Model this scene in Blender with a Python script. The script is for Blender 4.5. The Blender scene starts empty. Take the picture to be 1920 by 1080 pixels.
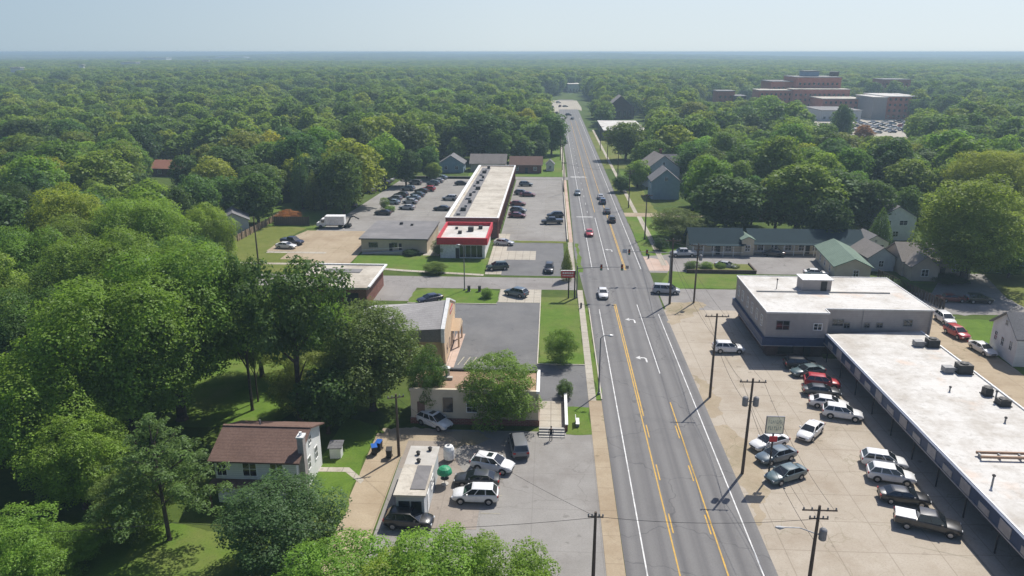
import bpy, math, random
import numpy as np
from mathutils import Vector, Matrix

random.seed(7)
RNG = np.random.default_rng(11)
SC = bpy.context.scene
COL = SC.collection
R = math.radians

# ------------------------------------------------------------------ camera model (road runs along +Y, metres)
F, CAMH = 1400.0, 43.0
PIT = math.atan(443 / F)
YAW = math.atan((1036 - 960) / (F / math.cos(PIT)))
cp, sp, cy_, sy_ = math.cos(PIT), math.sin(PIT), math.cos(YAW), math.sin(YAW)
FWD = (-sy_ * cp, cy_ * cp, -sp)
RIG = (cy_, sy_, 0.0)
UPV = (-sy_ * sp, cy_ * sp, cp)


def G(u, v, z=0.0):
    """map position (x, y) of a survey point seen at (u, v) on the 1920 x 1080 photo, at height z"""
    a, b = (u - 960) / F, (540 - v) / F
    d = [FWD[i] + a * RIG[i] + b * UPV[i] for i in range(3)]
    t = (z - CAMH) / d[2]
    return d[0] * t, d[1] * t


def PX(x, y, z=0.0):
    p = (x, y, z - CAMH)
    zc = sum(p[i] * FWD[i] for i in range(3))
    if zc < 1:
        return None
    return 960 + F * sum(p[i] * RIG[i] for i in range(3)) / zc, 540 - F * sum(p[i] * UPV[i] for i in range(3)) / zc


# ------------------------------------------------------------------ materials
class NT:
    def __init__(s, name):
        s.m = bpy.data.materials.new(name)
        s.m.use_nodes = True
        s.t = s.m.node_tree
        s.t.nodes.clear()
        s.out = s.n('ShaderNodeOutputMaterial')

    def n(s, typ, **kw):
        nd = s.t.nodes.new(typ)
        for k, v in kw.items():
            if k.startswith('i_'):
                nd.inputs[k[2:].replace('_', ' ')].default_value = v
            else:
                setattr(nd, k, v)
        return nd

    def l(s, a, b):
        s.t.links.new(a, b)

    def pos(s, scale=(1, 1, 1), world=True):
        if world:
            o = s.n('ShaderNodeNewGeometry').outputs['Position']
        else:
            o = s.n('ShaderNodeTexCoord').outputs['Object']
        mp = s.n('ShaderNodeMapping')
        mp.inputs['Scale'].default_value = scale
        s.l(o, mp.inputs['Vector'])
        return mp.outputs['Vector']

    def noise(s, vec, scale, detail=4, rough=.6, lo=.35, hi=.65):
        nz = s.n('ShaderNodeTexNoise')
        nz.inputs['Scale'].default_value = scale
        nz.inputs['Detail'].default_value = detail
        nz.inputs['Roughness'].default_value = rough
        s.l(vec, nz.inputs['Vector'])
        mr = s.n('ShaderNodeMapRange')
        mr.inputs['From Min'].default_value = lo
        mr.inputs['From Max'].default_value = hi
        s.l(nz.outputs['Fac'], mr.inputs['Value'])
        return mr.outputs['Result']

    def mix(s, fac, a, b, mode='MIX'):
        mx = s.n('ShaderNodeMix', data_type='RGBA', blend_type=mode)
        for k, v in (('Factor', fac), ('A', a), ('B', b)):
            soc = [i for i in mx.inputs if i.name == k and (i.type == 'RGBA' if k != 'Factor' else i.type == 'VALUE')][0]
            if isinstance(v, (int, float)):
                soc.default_value = v
            elif isinstance(v, tuple):
                soc.default_value = (*v[:3], 1)
            else:
                s.l(v, soc)
        return [o for o in mx.outputs if o.type == 'RGBA'][0]

    def math(s, op, a, b=None):
        nd = s.n('ShaderNodeMath', operation=op)
        for i, v in enumerate((a, b)):
            if v is None:
                continue
            if isinstance(v, (int, float)):
                nd.inputs[i].default_value = v
            else:
                s.l(v, nd.inputs[i])
        return nd.outputs[0]

    def bsdf(s, col, rough=.8, metal=0., spec=.3, coat=0.):
        b = s.n('ShaderNodeBsdfPrincipled')
        if isinstance(col, tuple):
            b.inputs['Base Color'].default_value = (*col[:3], 1)
        else:
            s.l(col, b.inputs['Base Color'])
        if isinstance(rough, (int, float)):
            b.inputs['Roughness'].default_value = rough
        else:
            s.l(rough, b.inputs['Roughness'])
        b.inputs['Metallic'].default_value = metal
        b.inputs['Specular IOR Level'].default_value = spec
        b.inputs['Coat Weight'].default_value = coat
        s.l(b.outputs[0], s.out.inputs['Surface'])
        return b


def mat_noise(name, c1, c2, scale=1.0, c3=None, s3=.08, f3=.5, rough=.85, spec=.25, world=True, stretch=(1, 1, 1), metal=0.):
    t = NT(name)
    v = t.pos(stretch, world)
    c = t.mix(t.noise(v, scale), c1, c2)
    if c3:
        f = t.math('MULTIPLY', t.noise(v, s3, 5, .65, .45, .65), f3)
        c = t.mix(f, c, c3)
    t.bsdf(c, rough, metal, spec)
    return t.m


def mat_plain(name, c, rough=.6, metal=0., spec=.4):
    t = NT(name)
    v = t.pos((1, 1, 1), False)
    k = tuple(min(1, x * 1.12) for x in c)
    d = tuple(x * .86 for x in c)
    t.bsdf(t.mix(t.noise(v, 2.3), d, k), rough, metal, spec)
    return t.m


def mat_road():
    t = NT('road_asphalt')
    v1 = t.pos((1.6, .018, 1))
    v2 = t.pos((1, 1, 1))
    c = t.mix(t.noise(v1, 1.0, 3, .5, .3, .7), (.115, .112, .113), (.17, .165, .162))
    sx = t.n('ShaderNodeSeparateXYZ')
    t.l(v2, sx.inputs[0])
    w = t.math('SINE', t.math('MULTIPLY', t.math('SUBTRACT', sx.outputs['X'], 9.28), 2 * math.pi / 1.72))
    w = t.math('MULTIPLY_ADD', w, .5)
    w.node.inputs[2].default_value = .5
    c = t.mix(t.math('MULTIPLY', w, .6), c, (.215, .21, .203))
    c = t.mix(t.math('MULTIPLY', t.noise(v2, .11, 5, .7, .5, .7), .4), c, (.085, .085, .088))
    c = t.mix(t.math('MULTIPLY', t.noise(v2, 9, 2, .6, .4, .7), .25), c, (.07, .07, .07))
    vo = t.n('ShaderNodeTexVoronoi', feature='DISTANCE_TO_EDGE')
    vo.inputs['Scale'].default_value = .085
    nz = t.n('ShaderNodeTexNoise')
    nz.inputs['Scale'].default_value = .5
    t.l(v2, nz.inputs['Vector'])
    vv = t.n('ShaderNodeVectorMath', operation='MULTIPLY_ADD')
    t.l(nz.outputs['Color'], vv.inputs[0])
    vv.inputs[1].default_value = (2.5, 2.5, 2.5)
    t.l(v2, vv.inputs[2])
    t.l(vv.outputs[0], vo.inputs['Vector'])
    k = t.math('LESS_THAN', vo.outputs['Distance'], .005)
    c = t.mix(t.math('MULTIPLY', k, .4), c, (.05, .05, .052))
    t.bsdf(c, .8, 0, .3)
    return t.m


def mat_lot(name, c1, c2, stain, joint=None, jw=4.6, crack=.5, jcol=(.1, .09, .08), weed=None):
    t = NT(name)
    v = t.pos((1, 1, 1))
    c = t.mix(t.noise(v, .22, 6, .7), c1, c2)
    c = t.mix(t.math('MULTIPLY', t.noise(v, .09, 5, .7, .48, .66), .7), c, stain)
    c = t.mix(t.math('MULTIPLY', t.noise(v, 6, 3, .6, .45, .75), .25), c, tuple(x * .55 for x in stain))
    vs_ = t.n('ShaderNodeTexVoronoi')
    vs_.inputs['Scale'].default_value = .42
    t.l(v, vs_.inputs['Vector'])
    spot = t.math('LESS_THAN', t.math('ADD', vs_.outputs['Distance'], t.math('MULTIPLY', t.noise(v, 3, 3), .16)), .2)
    c = t.mix(t.math('MULTIPLY', spot, t.math('MULTIPLY', t.noise(v, .16, 2, .5, .42, .6), .38)), c, tuple(x * .35 for x in stain))
    if joint:
        sx = t.n('ShaderNodeSeparateXYZ')
        t.l(v, sx.inputs[0])
        f = None
        for ax in ('X', 'Y'):
            d = t.math('PINGPONG', t.math('ADD', sx.outputs[ax], 300.3), jw / 2)
            g = t.math('LESS_THAN', d, .05)
            f = g if f is None else t.math('MAXIMUM', f, g)
        c = t.mix(t.math('MULTIPLY', f, joint), c, jcol)
    if crack:
        nz = t.n('ShaderNodeTexNoise')
        nz.inputs['Scale'].default_value = .35
        nz.inputs['Detail'].default_value = 4
        t.l(v, nz.inputs['Vector'])
        vv = t.n('ShaderNodeVectorMath', operation='MULTIPLY_ADD')
        t.l(nz.outputs['Color'], vv.inputs[0])
        vv.inputs[1].default_value = (3.5, 3.5, 3.5)
        t.l(v, vv.inputs[2])
        vo = t.n('ShaderNodeTexVoronoi', feature='DISTANCE_TO_EDGE')
        vo.inputs['Scale'].default_value = .13
        t.l(vv.outputs[0], vo.inputs['Vector'])
        k = t.math('LESS_THAN', vo.outputs['Distance'], .006)
        k = t.math('MULTIPLY', k, t.noise(v, .07, 2, .5, .42, .56))
        c = t.mix(t.math('MULTIPLY', k, crack), c, weed or jcol)
    t.bsdf(c, .9, 0, .2)
    return t.m


def mat_grass(name, a, b, dry, fd=.6):
    t = NT(name)
    v = t.pos((1, 1, 1))
    c = t.mix(t.noise(v, .5, 6, .7), a, b)
    c = t.mix(t.math('MULTIPLY', t.noise(v, .06, 5, .65, .48, .66), fd), c, dry)
    c = t.mix(t.math('MULTIPLY', t.noise(v, 5, 3, .7, .5, .7), .45), c, tuple(x * .5 for x in a))
    t.bsdf(c, .95, 0, .1)
    return t.m


def mat_leaf(name, instanced=False):
    t = NT(name)
    v = t.pos((1, 1, 1), False)
    oi = t.n('ShaderNodeObjectInfo')
    if instanced:
        rp = t.n('ShaderNodeValToRGB')
        e = rp.color_ramp.elements
        cols = [(.095, .17, .044), (.175, .275, .05), (.265, .365, .055), (.125, .215, .052), (.21, .325, .05), (.31, .375, .055), (.09, .155, .045)]
        e[0].color = (*cols[0], 1)
        e[1].color = (*cols[-1], 1)
        for i, q in enumerate(cols[1:-1]):
            x = e.new((i + 1) / (len(cols) - 1))
            x.color = (*q, 1)
        t.l(oi.outputs['Random'], rp.inputs['Fac'])
        base = rp.outputs['Color']
    else:
        base = oi.outputs['Color']
    n = t.noise(v, .55, 3, .6, .3, .7)
    mr = t.n('ShaderNodeMapRange')
    mr.inputs['To Min'].default_value = .62
    mr.inputs['To Max'].default_value = 1.38
    t.l(n, mr.inputs['Value'])
    vm = t.n('ShaderNodeVectorMath', operation='SCALE')
    t.l(base, vm.inputs[0])
    t.l(mr.outputs['Result'], vm.inputs['Scale'])
    fine = t.noise(v, 3.1, 2, .6, .35, .7)
    c = t.mix(t.math('MULTIPLY', fine, .2), vm.outputs[0], (.13, .16, .035))
    d = t.n('ShaderNodeBsdfDiffuse')
    t.l(c, d.inputs['Color'])
    tr = t.n('ShaderNodeBsdfTranslucent')
    tc = t.mix(1.0, c, (1.0, 1.02, .62), 'MULTIPLY')
    t.l(tc, tr.inputs['Color'])
    ms = t.n('ShaderNodeMixShader')
    ms.inputs[0].default_value = .53
    t.l(d.outputs[0], ms.inputs[1])
    t.l(tr.outputs[0], ms.inputs[2])
    gl = t.n('ShaderNodeBsdfGlossy')
    gl.inputs['Roughness'].default_value = .5
    gl.inputs['Color'].default_value = (.9, .95, 1, 1)
    m2 = t.n('ShaderNodeMixShader')
    m2.inputs[0].default_value = .012
    t.l(ms.outputs[0], m2.inputs[1])
    t.l(gl.outputs[0], m2.inputs[2])
    t.l(m2.outputs[0], t.out.inputs['Surface'])
    return t.m


def mat_paint():
    t = NT('car_paint')
    oi = t.n('ShaderNodeObjectInfo')
    v = t.pos((1, 1, 1), False)
    c = t.mix(t.math('MULTIPLY', t.noise(v, 1.7, 4, .6, .4, .75), .16), oi.outputs['Color'], (.16, .14, .12))
    t.bsdf(c, .32, 0, .5, .6)
    return t.m


def mat_siding(name, c, step=.2, dark=.8):
    t = NT(name)
    v = t.pos((1, 1, 1), False)
    sx = t.n('ShaderNodeSeparateXYZ')
    t.l(v, sx.inputs[0])
    d = t.math('PINGPONG', sx.outputs['Z'], step)
    g = t.math('LESS_THAN', d, step * .16)
    k = t.mix(t.noise(v, .9, 5, .65), tuple(x * .9 for x in c), tuple(min(1, x * 1.06) for x in c))
    t.bsdf(t.mix(g, k, tuple(x * dark for x in c)), .75, 0, .25)
    return t.m


def mat_brick(name, c1, c2, mortar, scale=1.0):
    t = NT(name)
    o = t.n('ShaderNodeTexCoord').outputs['Object']
    sx = t.n('ShaderNodeSeparateXYZ')
    t.l(o, sx.inputs[0])
    cb = t.n('ShaderNodeCombineXYZ')
    t.l(t.math('ADD', sx.outputs['X'], sx.outputs['Y']), cb.inputs[0])
    t.l(sx.outputs['Z'], cb.inputs[1])
    br = t.n('ShaderNodeTexBrick')
    br.inputs['Color1'].default_value = (*c1, 1)
    br.inputs['Color2'].default_value = (*c2, 1)
    br.inputs['Mortar'].default_value = (*mortar, 1)
    br.inputs['Scale'].default_value = scale
    br.inputs['Brick Width'].default_value = .5
    br.inputs['Row Height'].default_value = .2
    br.inputs['Mortar Size'].default_value = .02
    t.l(cb.outputs[0], br.inputs['Vector'])
    v = t.pos((1, 1, 1), False)
    c = t.mix(t.math('MULTIPLY', t.noise(v, .5), .35), br.outputs['Color'], tuple(x * .5 for x in c1))
    t.bsdf(c, .9, 0, .2)
    return t.m


def mat_shingle(name, c, c2):
    t = NT(name)
    v = t.pos((1, 1, 1), False)
    k = t.mix(t.noise(v, 5, 3, .7), c, c2)
    k = t.mix(t.math('MULTIPLY', t.noise(v, .35, 4, .6, .45, .7), .4), k, tuple(x * .7 for x in c))
    sx = t.n('ShaderNodeSeparateXYZ')
    t.l(v, sx.inputs[0])
    g = t.math('LESS_THAN', t.math('PINGPONG', sx.outputs['Z'], .07), .012)
    t.bsdf(t.mix(t.math('MULTIPLY', g, .35), k, tuple(x * .5 for x in c)), .9, 0, .2)
    return t.m


def mat_roof(name, c, stain, rust=None):
    t = NT(name)
    v = t.pos((1, 1, 1), True)
    k = t.mix(t.math('MULTIPLY', t.noise(v, .16, 6, .74, .44, .66), .9), c, stain)
    v2 = t.pos((.12, 1.2, 1), True)
    k = t.mix(t.math('MULTIPLY', t.noise(v2, .5, 4, .6, .52, .72), .35), k, stain)
    if rust:
        k = t.mix(t.math('MULTIPLY', t.noise(v, .12, 4, .6, .62, .75), .5), k, rust)
    k = t.mix(t.math('MULTIPLY', t.noise(v, 1.4, 5, .75, .54, .72), .5), k, tuple(x * .55 for x in stain))
    sx = t.n('ShaderNodeSeparateXYZ')
    t.l(v, sx.inputs[0])
    g = t.math('LESS_THAN', t.math('PINGPONG', t.math('ADD', sx.outputs['Y'], 400.7), 1.55), .03)
    k = t.mix(t.math('MULTIPLY', g, .4), k, stain)
    t.bsdf(k, .75, 0, .25)
    return t.m


M = {}
M['ground'] = mat_grass('ground_grass', (.052, .088, .018), (.085, .125, .026), (.125, .125, .045), .35)
M['lawn'] = mat_grass('lawn_grass', (.085, .15, .023), (.12, .195, .031), (.185, .18, .065), .7)
M['lawndry'] = mat_grass('dry_lawn', (.115, .145, .03), (.16, .18, .045), (.24, .21, .09), .6)
M['road'] = mat_road()
M['asph'] = mat_lot('lot_asphalt', (.15, .15, .152), (.185, .183, .18), (.12, .12, .12), None, 5, .35, (.06, .06, .06))
M['asphlight'] = mat_lot('worn_asphalt', (.255, .243, .225), (.305, .292, .272), (.2, .183, .166), .2, 6.5, .4, (.1, .09, .08))
M['street'] = mat_lot('street_surface', (.24, .226, .212), (.29, .275, .26), (.195, .18, .168), .2, 7, .4)
M['conc'] = mat_lot('lot_concrete', (.375, .325, .258), (.435, .385, .315), (.31, .255, .19), .35, 4.6, .25, (.13, .105, .075), (.12, .12, .05))
M['concpale'] = mat_lot('pale_concrete', (.40, .365, .3), (.47, .435, .365), (.31, .27, .21), .5, 1.6, .3)
M['tan'] = mat_lot('driveway_concrete', (.36, .29, .2), (.42, .345, .245), (.28, .21, .135), .35, 4, .5, (.16, .12, .08), (.12, .13, .05))
M['pink'] = mat_lot('pink_pavement', (.48, .36, .29), (.54, .42, .35), (.4, .28, .21), .35, 2, .2)
M['dirt'] = mat_lot('bare_dirt', (.32, .26, .18), (.40, .335, .245), (.22, .19, .11), None, 4, .6, (.08, .07, .04), (.09, .11, .03))
M['warmlot'] = mat_lot('warm_worn_asphalt', (.27, .235, .2), (.32, .28, .24), (.22, .185, .15), .2, 5, .4)
M['white_line'] = mat_noise('white_road_paint', (.62, .62, .6), (.78, .78, .76), 3, (.3, .3, .3), .7, .6)
M['yellow_line'] = mat_noise('yellow_road_paint', (.55, .33, .06), (.66, .42, .1), 3, (.3, .24, .14), .7, .6)
M['worn_line'] = mat_noise('worn_line_paint', (.36, .33, .24), (.5, .46, .34), 3, (.3, .28, .25), .7, .8)
M['kerb'] = mat_noise('kerb_concrete', (.46, .42, .35), (.55, .51, .44), 1.5)
M['leaf'] = mat_leaf('leaf')
M['farleaf'] = mat_leaf('far_leaf', True)
M['bark'] = mat_noise('bark', (.045, .036, .028), (.1, .08, .062), 2.5, None, world=False)
M['wood'] = mat_noise('weathered_wood', (.075, .055, .042), (.13, .1, .078), 2, None, world=False, stretch=(6, 6, .4))
M['fence'] = mat_noise('fence_wood', (.22, .15, .1), (.32, .24, .17), 1.2, None, world=False)
M['paint'] = mat_paint()
M['glass'] = mat_plain('dark_glass', (.012, .016, .02), .08, 0, .8)
M['tyre'] = mat_plain('tyre_rubber', (.018, .018, .018), .85)
M['rim'] = mat_plain('alloy_rim', (.42, .42, .44), .35, .7)
M['black'] = mat_plain('black_plastic', (.02, .02, .022), .6)
M['headlamp'] = mat_plain('headlamp_lens', (.75, .78, .8), .15, .1)
M['taillamp'] = mat_plain('tail_lamp', (.35, .012, .012), .25)
M['metal'] = mat_plain('galvanised_metal', (.42, .43, .44), .5, .4)
M['greymetal'] = mat_plain('grey_metal', (.22, .22, .225), .6, .2)
M['darkmetal'] = mat_plain('dark_metal', (.045, .043, .042), .6, .2)
M['white'] = mat_plain('white_paint', (.76, .76, .74), .6)
M['cream'] = mat_noise('cream_render', (.52, .45, .33), (.6, .53, .41), .8, (.42, .35, .25), .2, .5, world=False)
M['peach'] = mat_noise('peach_render', (.62, .46, .3), (.7, .54, .37), .8, (.55, .4, .26), .25, .5, world=False)
M['wsiding'] = mat_siding('white_siding', (.74, .74, .72), .12, .78)
M['gsiding'] = mat_siding('taupe_siding', (.36, .325, .305), .15, .88)
M['bsiding'] = mat_siding('blue_siding', (.26, .36, .44), .12, .8)
M['tsiding'] = mat_siding('tan_siding', (.45, .39, .32), .13, .8)
M['gryside'] = mat_siding('pale_grey_siding', (.5, .52, .53), .13, .82)
M['brick'] = mat_brick('red_brick', (.17, .06, .045), (.24, .085, .06), (.3, .24, .2))
M['brickd'] = mat_brick('dark_brick', (.085, .05, .045), (.13, .07, .06), (.16, .13, .11))
M['hbrick'] = mat_brick('hospital_brick', (.48, .15, .105), (.54, .19, .135), (.46, .23, .17))
M['shbrown'] = mat_shingle('brown_shingle', (.135, .085, .068), (.19, .124, .1))
M['shgrey'] = mat_shingle('grey_shingle', (.15, .15, .155), (.22, .215, .215))
M['shtaupe'] = mat_shingle('taupe_shingle', (.2, .18, .165), (.27, .245, .225))
M['shgreen'] = mat_shingle('green_shingle', (.017, .036, .046), (.027, .053, .064))
M['shpalegreen'] = mat_shingle('faded_green_shingle', (.13, .19, .15), (.19, .25, .2))
M['shred'] = mat_shingle('red_shingle', (.25, .11, .075), (.31, .15, .105))
M['roofw'] = mat_roof('white_membrane', (.60, .585, .55), (.38, .345, .295), (.62, .4, .25))
M['roofo'] = mat_roof('aged_membrane', (.53, .49, .415), (.29, .25, .195), (.5, .34, .2))
M['roofg'] = mat_roof('grey_membrane', (.17, .165, .165), (.25, .24, .235))
M['rooftan'] = mat_roof('tan_gravel_roof', (.37, .25, .17), (.27, .175, .12), (.45, .3, .18))
M['navy'] = mat_plain('navy_panel', (.028, .052, .115), .5)
M['greypanel'] = mat_plain('grey_panel', (.33, .3, .29), .6)
M['redfascia'] = mat_plain('red_fascia', (.52, .022, .035), .5)
M['concwall'] = mat_noise('concrete_wall', (.4, .38, .34), (.5, .48, .44), .7, world=False)
M['blue'] = mat_plain('blue_plastic', (.02, .11, .42), .4)
M['green'] = mat_plain('green_plastic', (.03, .28, .13), .5)
M['skin'] = mat_plain('skin', (.42, .26, .19), .6)
M['orange'] = mat_plain('orange_plastic', (.7, .2, .03), .5)
M['signcream'] = mat_plain('sign_face', (.86, .82, .6), .5)
M['signgreen'] = mat_plain('sign_lettering', (.34, .37, .29), .5)
M['shlight'] = mat_shingle('pale_grey_shingle', (.34, .325, .32), (.43, .415, .405))


# ------------------------------------------------------------------ mesh builder
class MB:
    def __init__(s):
        s.v, s.f, s.mi, s.cur = [], [], [], 0

    def add(s, vs, fs):
        o = len(s.v)
        s.v += [tuple(p) for p in vs]
        for f in fs:
            s.f.append(tuple(i + o for i in f))
            s.mi.append(s.cur)
        return s

    def box(s, x0, y0, z0, x1, y1, z1):
        vs = [(x, y, z) for z in (z0, z1) for y in (y0, y1) for x in (x0, x1)]
        return s.add(vs, [(0, 2, 3, 1), (4, 5, 7, 6), (0, 1, 5, 4), (2, 6, 7, 3), (0, 4, 6, 2), (1, 3, 7, 5)])

    def quad(s, a, b, c, d):
        return s.add([a, b, c, d], [(0, 1, 2, 3)])

    def prism(s, pts, z0, z1):
        n = len(pts)
        vs = [(*p, z0) for p in pts] + [(*p, z1) for p in pts]
        fs = [tuple(range(n))[::-1], tuple(range(n, 2 * n))]
        fs += [(i, (i + 1) % n, n + (i + 1) % n, n + i) for i in range(n)]
        return s.add(vs, fs)

    def extr(s, pts, vec):
        """extrude a planar 3D polygon by vec"""
        n = len(pts)
        vs = list(pts) + [tuple(p[i] + vec[i] for i in range(3)) for p in pts]
        fs = [tuple(range(n))[::-1], tuple(range(n, 2 * n))]
        fs += [(i, (i + 1) % n, n + (i + 1) % n, n + i) for i in range(n)]
        return s.add(vs, fs)

    def tube(s, path, rad, n=8, cap=True):
        path = [Vector(p) for p in path]
        if isinstance(rad, (int, float)):
            rad = [rad] * len(path)
        o = []
        for i, p in enumerate(path):
            d = (path[min(i + 1, len(path) - 1)] - path[max(i - 1, 0)]).normalized()
            a = d.cross(Vector((0, 0, 1)) if abs(d.z) < .9 else Vector((1, 0, 0))).normalized()
            b = d.cross(a)
            for k in range(n):
                t = 2 * math.pi * k / n
                o.append(p + (a * math.cos(t) + b * math.sin(t)) * rad[i])
        fs = []
        for i in range(len(path) - 1):
            for k in range(n):
                fs.append((i * n + k, (i + 1) * n + k, (i + 1) * n + (k + 1) % n, i * n + (k + 1) % n))
        if cap:
            fs.append(tuple(range(n)))
            m = (len(path) - 1) * n
            fs.append(tuple(range(m + n - 1, m - 1, -1)))
        return s.add(o, fs)

    def lathe(s, prof, n=12, c=(0, 0)):
        vs, fs = [], []
        for r, z in prof:
            for k in range(n):
                t = 2 * math.pi * k / n
                vs.append((c[0] + r * math.cos(t), c[1] + r * math.sin(t), z))
        for i in range(len(prof) - 1):
            for k in range(n):
                fs.append((i * n + k, i * n + (k + 1) % n, (i + 1) * n + (k + 1) % n, (i + 1) * n + k))
        fs.append(tuple(range(n))[::-1])
        m = (len(prof) - 1) * n
        fs.append(tuple(range(m, m + n)))
        return s.add(vs, fs)

    def mesh(s, name, mats, off=(0, 0, 0), smooth=0):
        me = bpy.data.meshes.new(name)
        me.from_pydata([(a - off[0], b - off[1], c - off[2]) for a, b, c in s.v], [], s.f)
        if not isinstance(mats, (list, tuple)):
            mats = [mats]
        for m in mats:
            me.materials.append(m)
        if len(mats) > 1:
            me.polygons.foreach_set('material_index', s.mi)
        if smooth:
            me.polygons.foreach_set('use_smooth', [True] * len(me.polygons))
            me.set_sharp_from_angle(angle=R(smooth))
        me.update()
        return me

    def build(s, name, mats, parent=None, off=(0, 0, 0), smooth=0):
        return link(name, s.mesh(name, mats, off, smooth), parent)


def link(name, data, parent=None, loc=(0, 0, 0)):
    o = bpy.data.objects.new(name, data)
    COL.objects.link(o)
    o.location = loc
    if parent:
        o.parent = parent
    return o


def tag(o, label=None, cat=None, group=None, kind=None):
    if label:
        o['label'] = label
    if cat:
        o['category'] = cat
    if group:
        o['group'] = group
    if kind:
        o['kind'] = kind
    return o


def empty(name, loc, rz=0., label=None, cat=None, group=None):
    o = bpy.data.objects.new(name, None)
    COL.objects.link(o)
    o.location = loc
    o.rotation_euler = (0, 0, rz)
    o.empty_display_size = .2
    return tag(o, label, cat, group)


def copy_tree(o, parent=None):
    c = o.copy()
    COL.objects.link(c)
    if parent:
        c.parent = parent
    for ch in list(o.children):
        copy_tree(ch, c)
    return c


def ragged(pts, step=.45, amp=.38, seed=4):
    rs = random.Random(seed)
    out = []
    n = len(pts)
    for i in range(n):
        p, q = pts[i], pts[(i + 1) % n]
        L = math.hypot(q[0] - p[0], q[1] - p[1])
        m = max(1, int(L / step))
        nx, ny = -(q[1] - p[1]) / L, (q[0] - p[0]) / L
        d = 0
        for k in range(m):
            d = d * .6 + rs.uniform(-amp, amp)
            out.append((p[0] + (q[0] - p[0]) * k / m + nx * d, p[1] + (q[1] - p[1]) * k / m + ny * d))
    return out


def sheet(name, pts, z, m):
    """flat setting surface from map points"""
    b = MB()
    n = len(pts)
    # wind counter-clockwise so the face looks up
    if name == 'lawn':
        pts = ragged(pts, .9, .2)
        n = len(pts)
    ar = sum(pts[i][0] * pts[(i + 1) % n][1] - pts[(i + 1) % n][0] * pts[i][1] for i in range(n))
    p = pts if ar > 0 else pts[::-1]
    b.add([(x, y, z) for x, y in p], [tuple(range(n))])
    return tag(b.build(name, m), kind='structure')


def rect(x0, y0, x1, y1):
    return [(x0, y0), (x1, y0), (x1, y1), (x0, y1)]


# ------------------------------------------------------------------ world, sun, camera, haze
AZ, EL = math.atan2(4.6, 7.0), R(52.9)       # sun ahead and to the right
w = bpy.data.worlds.new('World')
SC.world = w
w.use_nodes = True
nt = w.node_tree
bg = nt.nodes['Background']
sk = nt.nodes.new('ShaderNodeTexSky')
sk.sky_type = 'NISHITA'
sk.sun_disc = False
sk.sun_elevation = EL
sk.sun_rotation = AZ
sk.air_density = .4
sk.dust_density = 1.1
sk.ozone_density = 5.0
# pale hazy air low over the horizon, brighter toward the sun's side
tc = nt.nodes.new('ShaderNodeTexCoord')
sx = nt.nodes.new('ShaderNodeSeparateXYZ')
nt.links.new(tc.outputs['Generated'], sx.inputs[0])
rx = nt.nodes.new('ShaderNodeValToRGB')
mr = nt.nodes.new('ShaderNodeMapRange')
mr.inputs['From Min'].default_value = -.62
mr.inputs['From Max'].default_value = .56
nt.links.new(sx.outputs['X'], mr.inputs['Value'])
nt.links.new(mr.outputs[0], rx.inputs['Fac'])
K = 1 / (.15 * 2 ** .25)
for i, (p_, c_) in enumerate(((0, (.42, .54, .625)), (.48, (.67, .765, .80)), (1, (.75, .84, .87)))):
    e_ = rx.color_ramp.elements[i] if i < 2 else rx.color_ramp.elements.new(1)
    e_.position = p_
    e_.color = (*c_, 1)
sc_ = nt.nodes.new('ShaderNodeVectorMath')
sc_.operation = 'SCALE'
sc_.inputs['Scale'].default_value = K
nt.links.new(rx.outputs[0], sc_.inputs[0])
mz = nt.nodes.new('ShaderNodeMapRange')
mz.interpolation_type = 'SMOOTHSTEP'
for k_, v_ in (('From Min', .03), ('From Max', .26), ('To Min', .92), ('To Max', 0)):
    mz.inputs[k_].default_value = v_
nt.links.new(sx.outputs['Z'], mz.inputs['Value'])
mx = nt.nodes.new('ShaderNodeMix')
mx.data_type = 'RGBA'
nt.links.new(mz.outputs[0], mx.inputs[0])
nt.links.new(sk.outputs[0], mx.inputs[6])
nt.links.new(sc_.outputs[0], mx.inputs[7])
nt.links.new(mx.outputs[2], bg.inputs['Color'])
bg.inputs['Strength'].default_value = SKY_STR = .15
sl = bpy.data.lights.new('sun', 'SUN')
sl.energy = 4.7
sl.angle = R(.5)
sl.color = (1, .95, .87)
so = bpy.data.objects.new('sun', sl)
COL.objects.link(so)
sd = Vector((math.sin(AZ) * math.cos(EL), math.cos(AZ) * math.cos(EL), math.sin(EL)))
so.rotation_euler = (-sd).to_track_quat('-Z', 'Y').to_euler()
so.location = (0, 0, 40)
cam = bpy.data.cameras.new('camera')
cam.sensor_width = 36
cam.lens = 36 * F / 1920
cam.clip_start = .5
cam.clip_end = 40000
co = bpy.data.objects.new('camera', cam)
COL.objects.link(co)
co.location = (0, 0, CAMH)
co.rotation_euler = (math.pi / 2 - PIT, 0, YAW)
SC.camera = co
SC.view_settings.view_transform = 'Standard'
SC.view_settings.look = 'None'
SC.view_settings.exposure = 0.25
SC.cycles.max_bounces = 6
SC.cycles.diffuse_bounces = 4
SC.cycles.transmission_bounces = 3
SC.cycles.volume_bounces = 0
SC.cycles.use_denoising = True

hz = MB().box(-9500, -150, -1, 9500, 13000, 43.7)
ht_ = NT('haze_air')
pv = ht_.n('ShaderNodeVolumePrincipled')
pv.inputs['Color'].default_value = (.5, .68, .8, 1)
pv.inputs['Density'].default_value = .0004
pv.inputs['Anisotropy'].default_value = .2
ht_.l(pv.outputs[0], ht_.out.inputs['Volume'])
tag(hz.build('haze', ht_.m), 'pale blue haze lying over the far woods', 'haze', kind='stuff')
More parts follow.
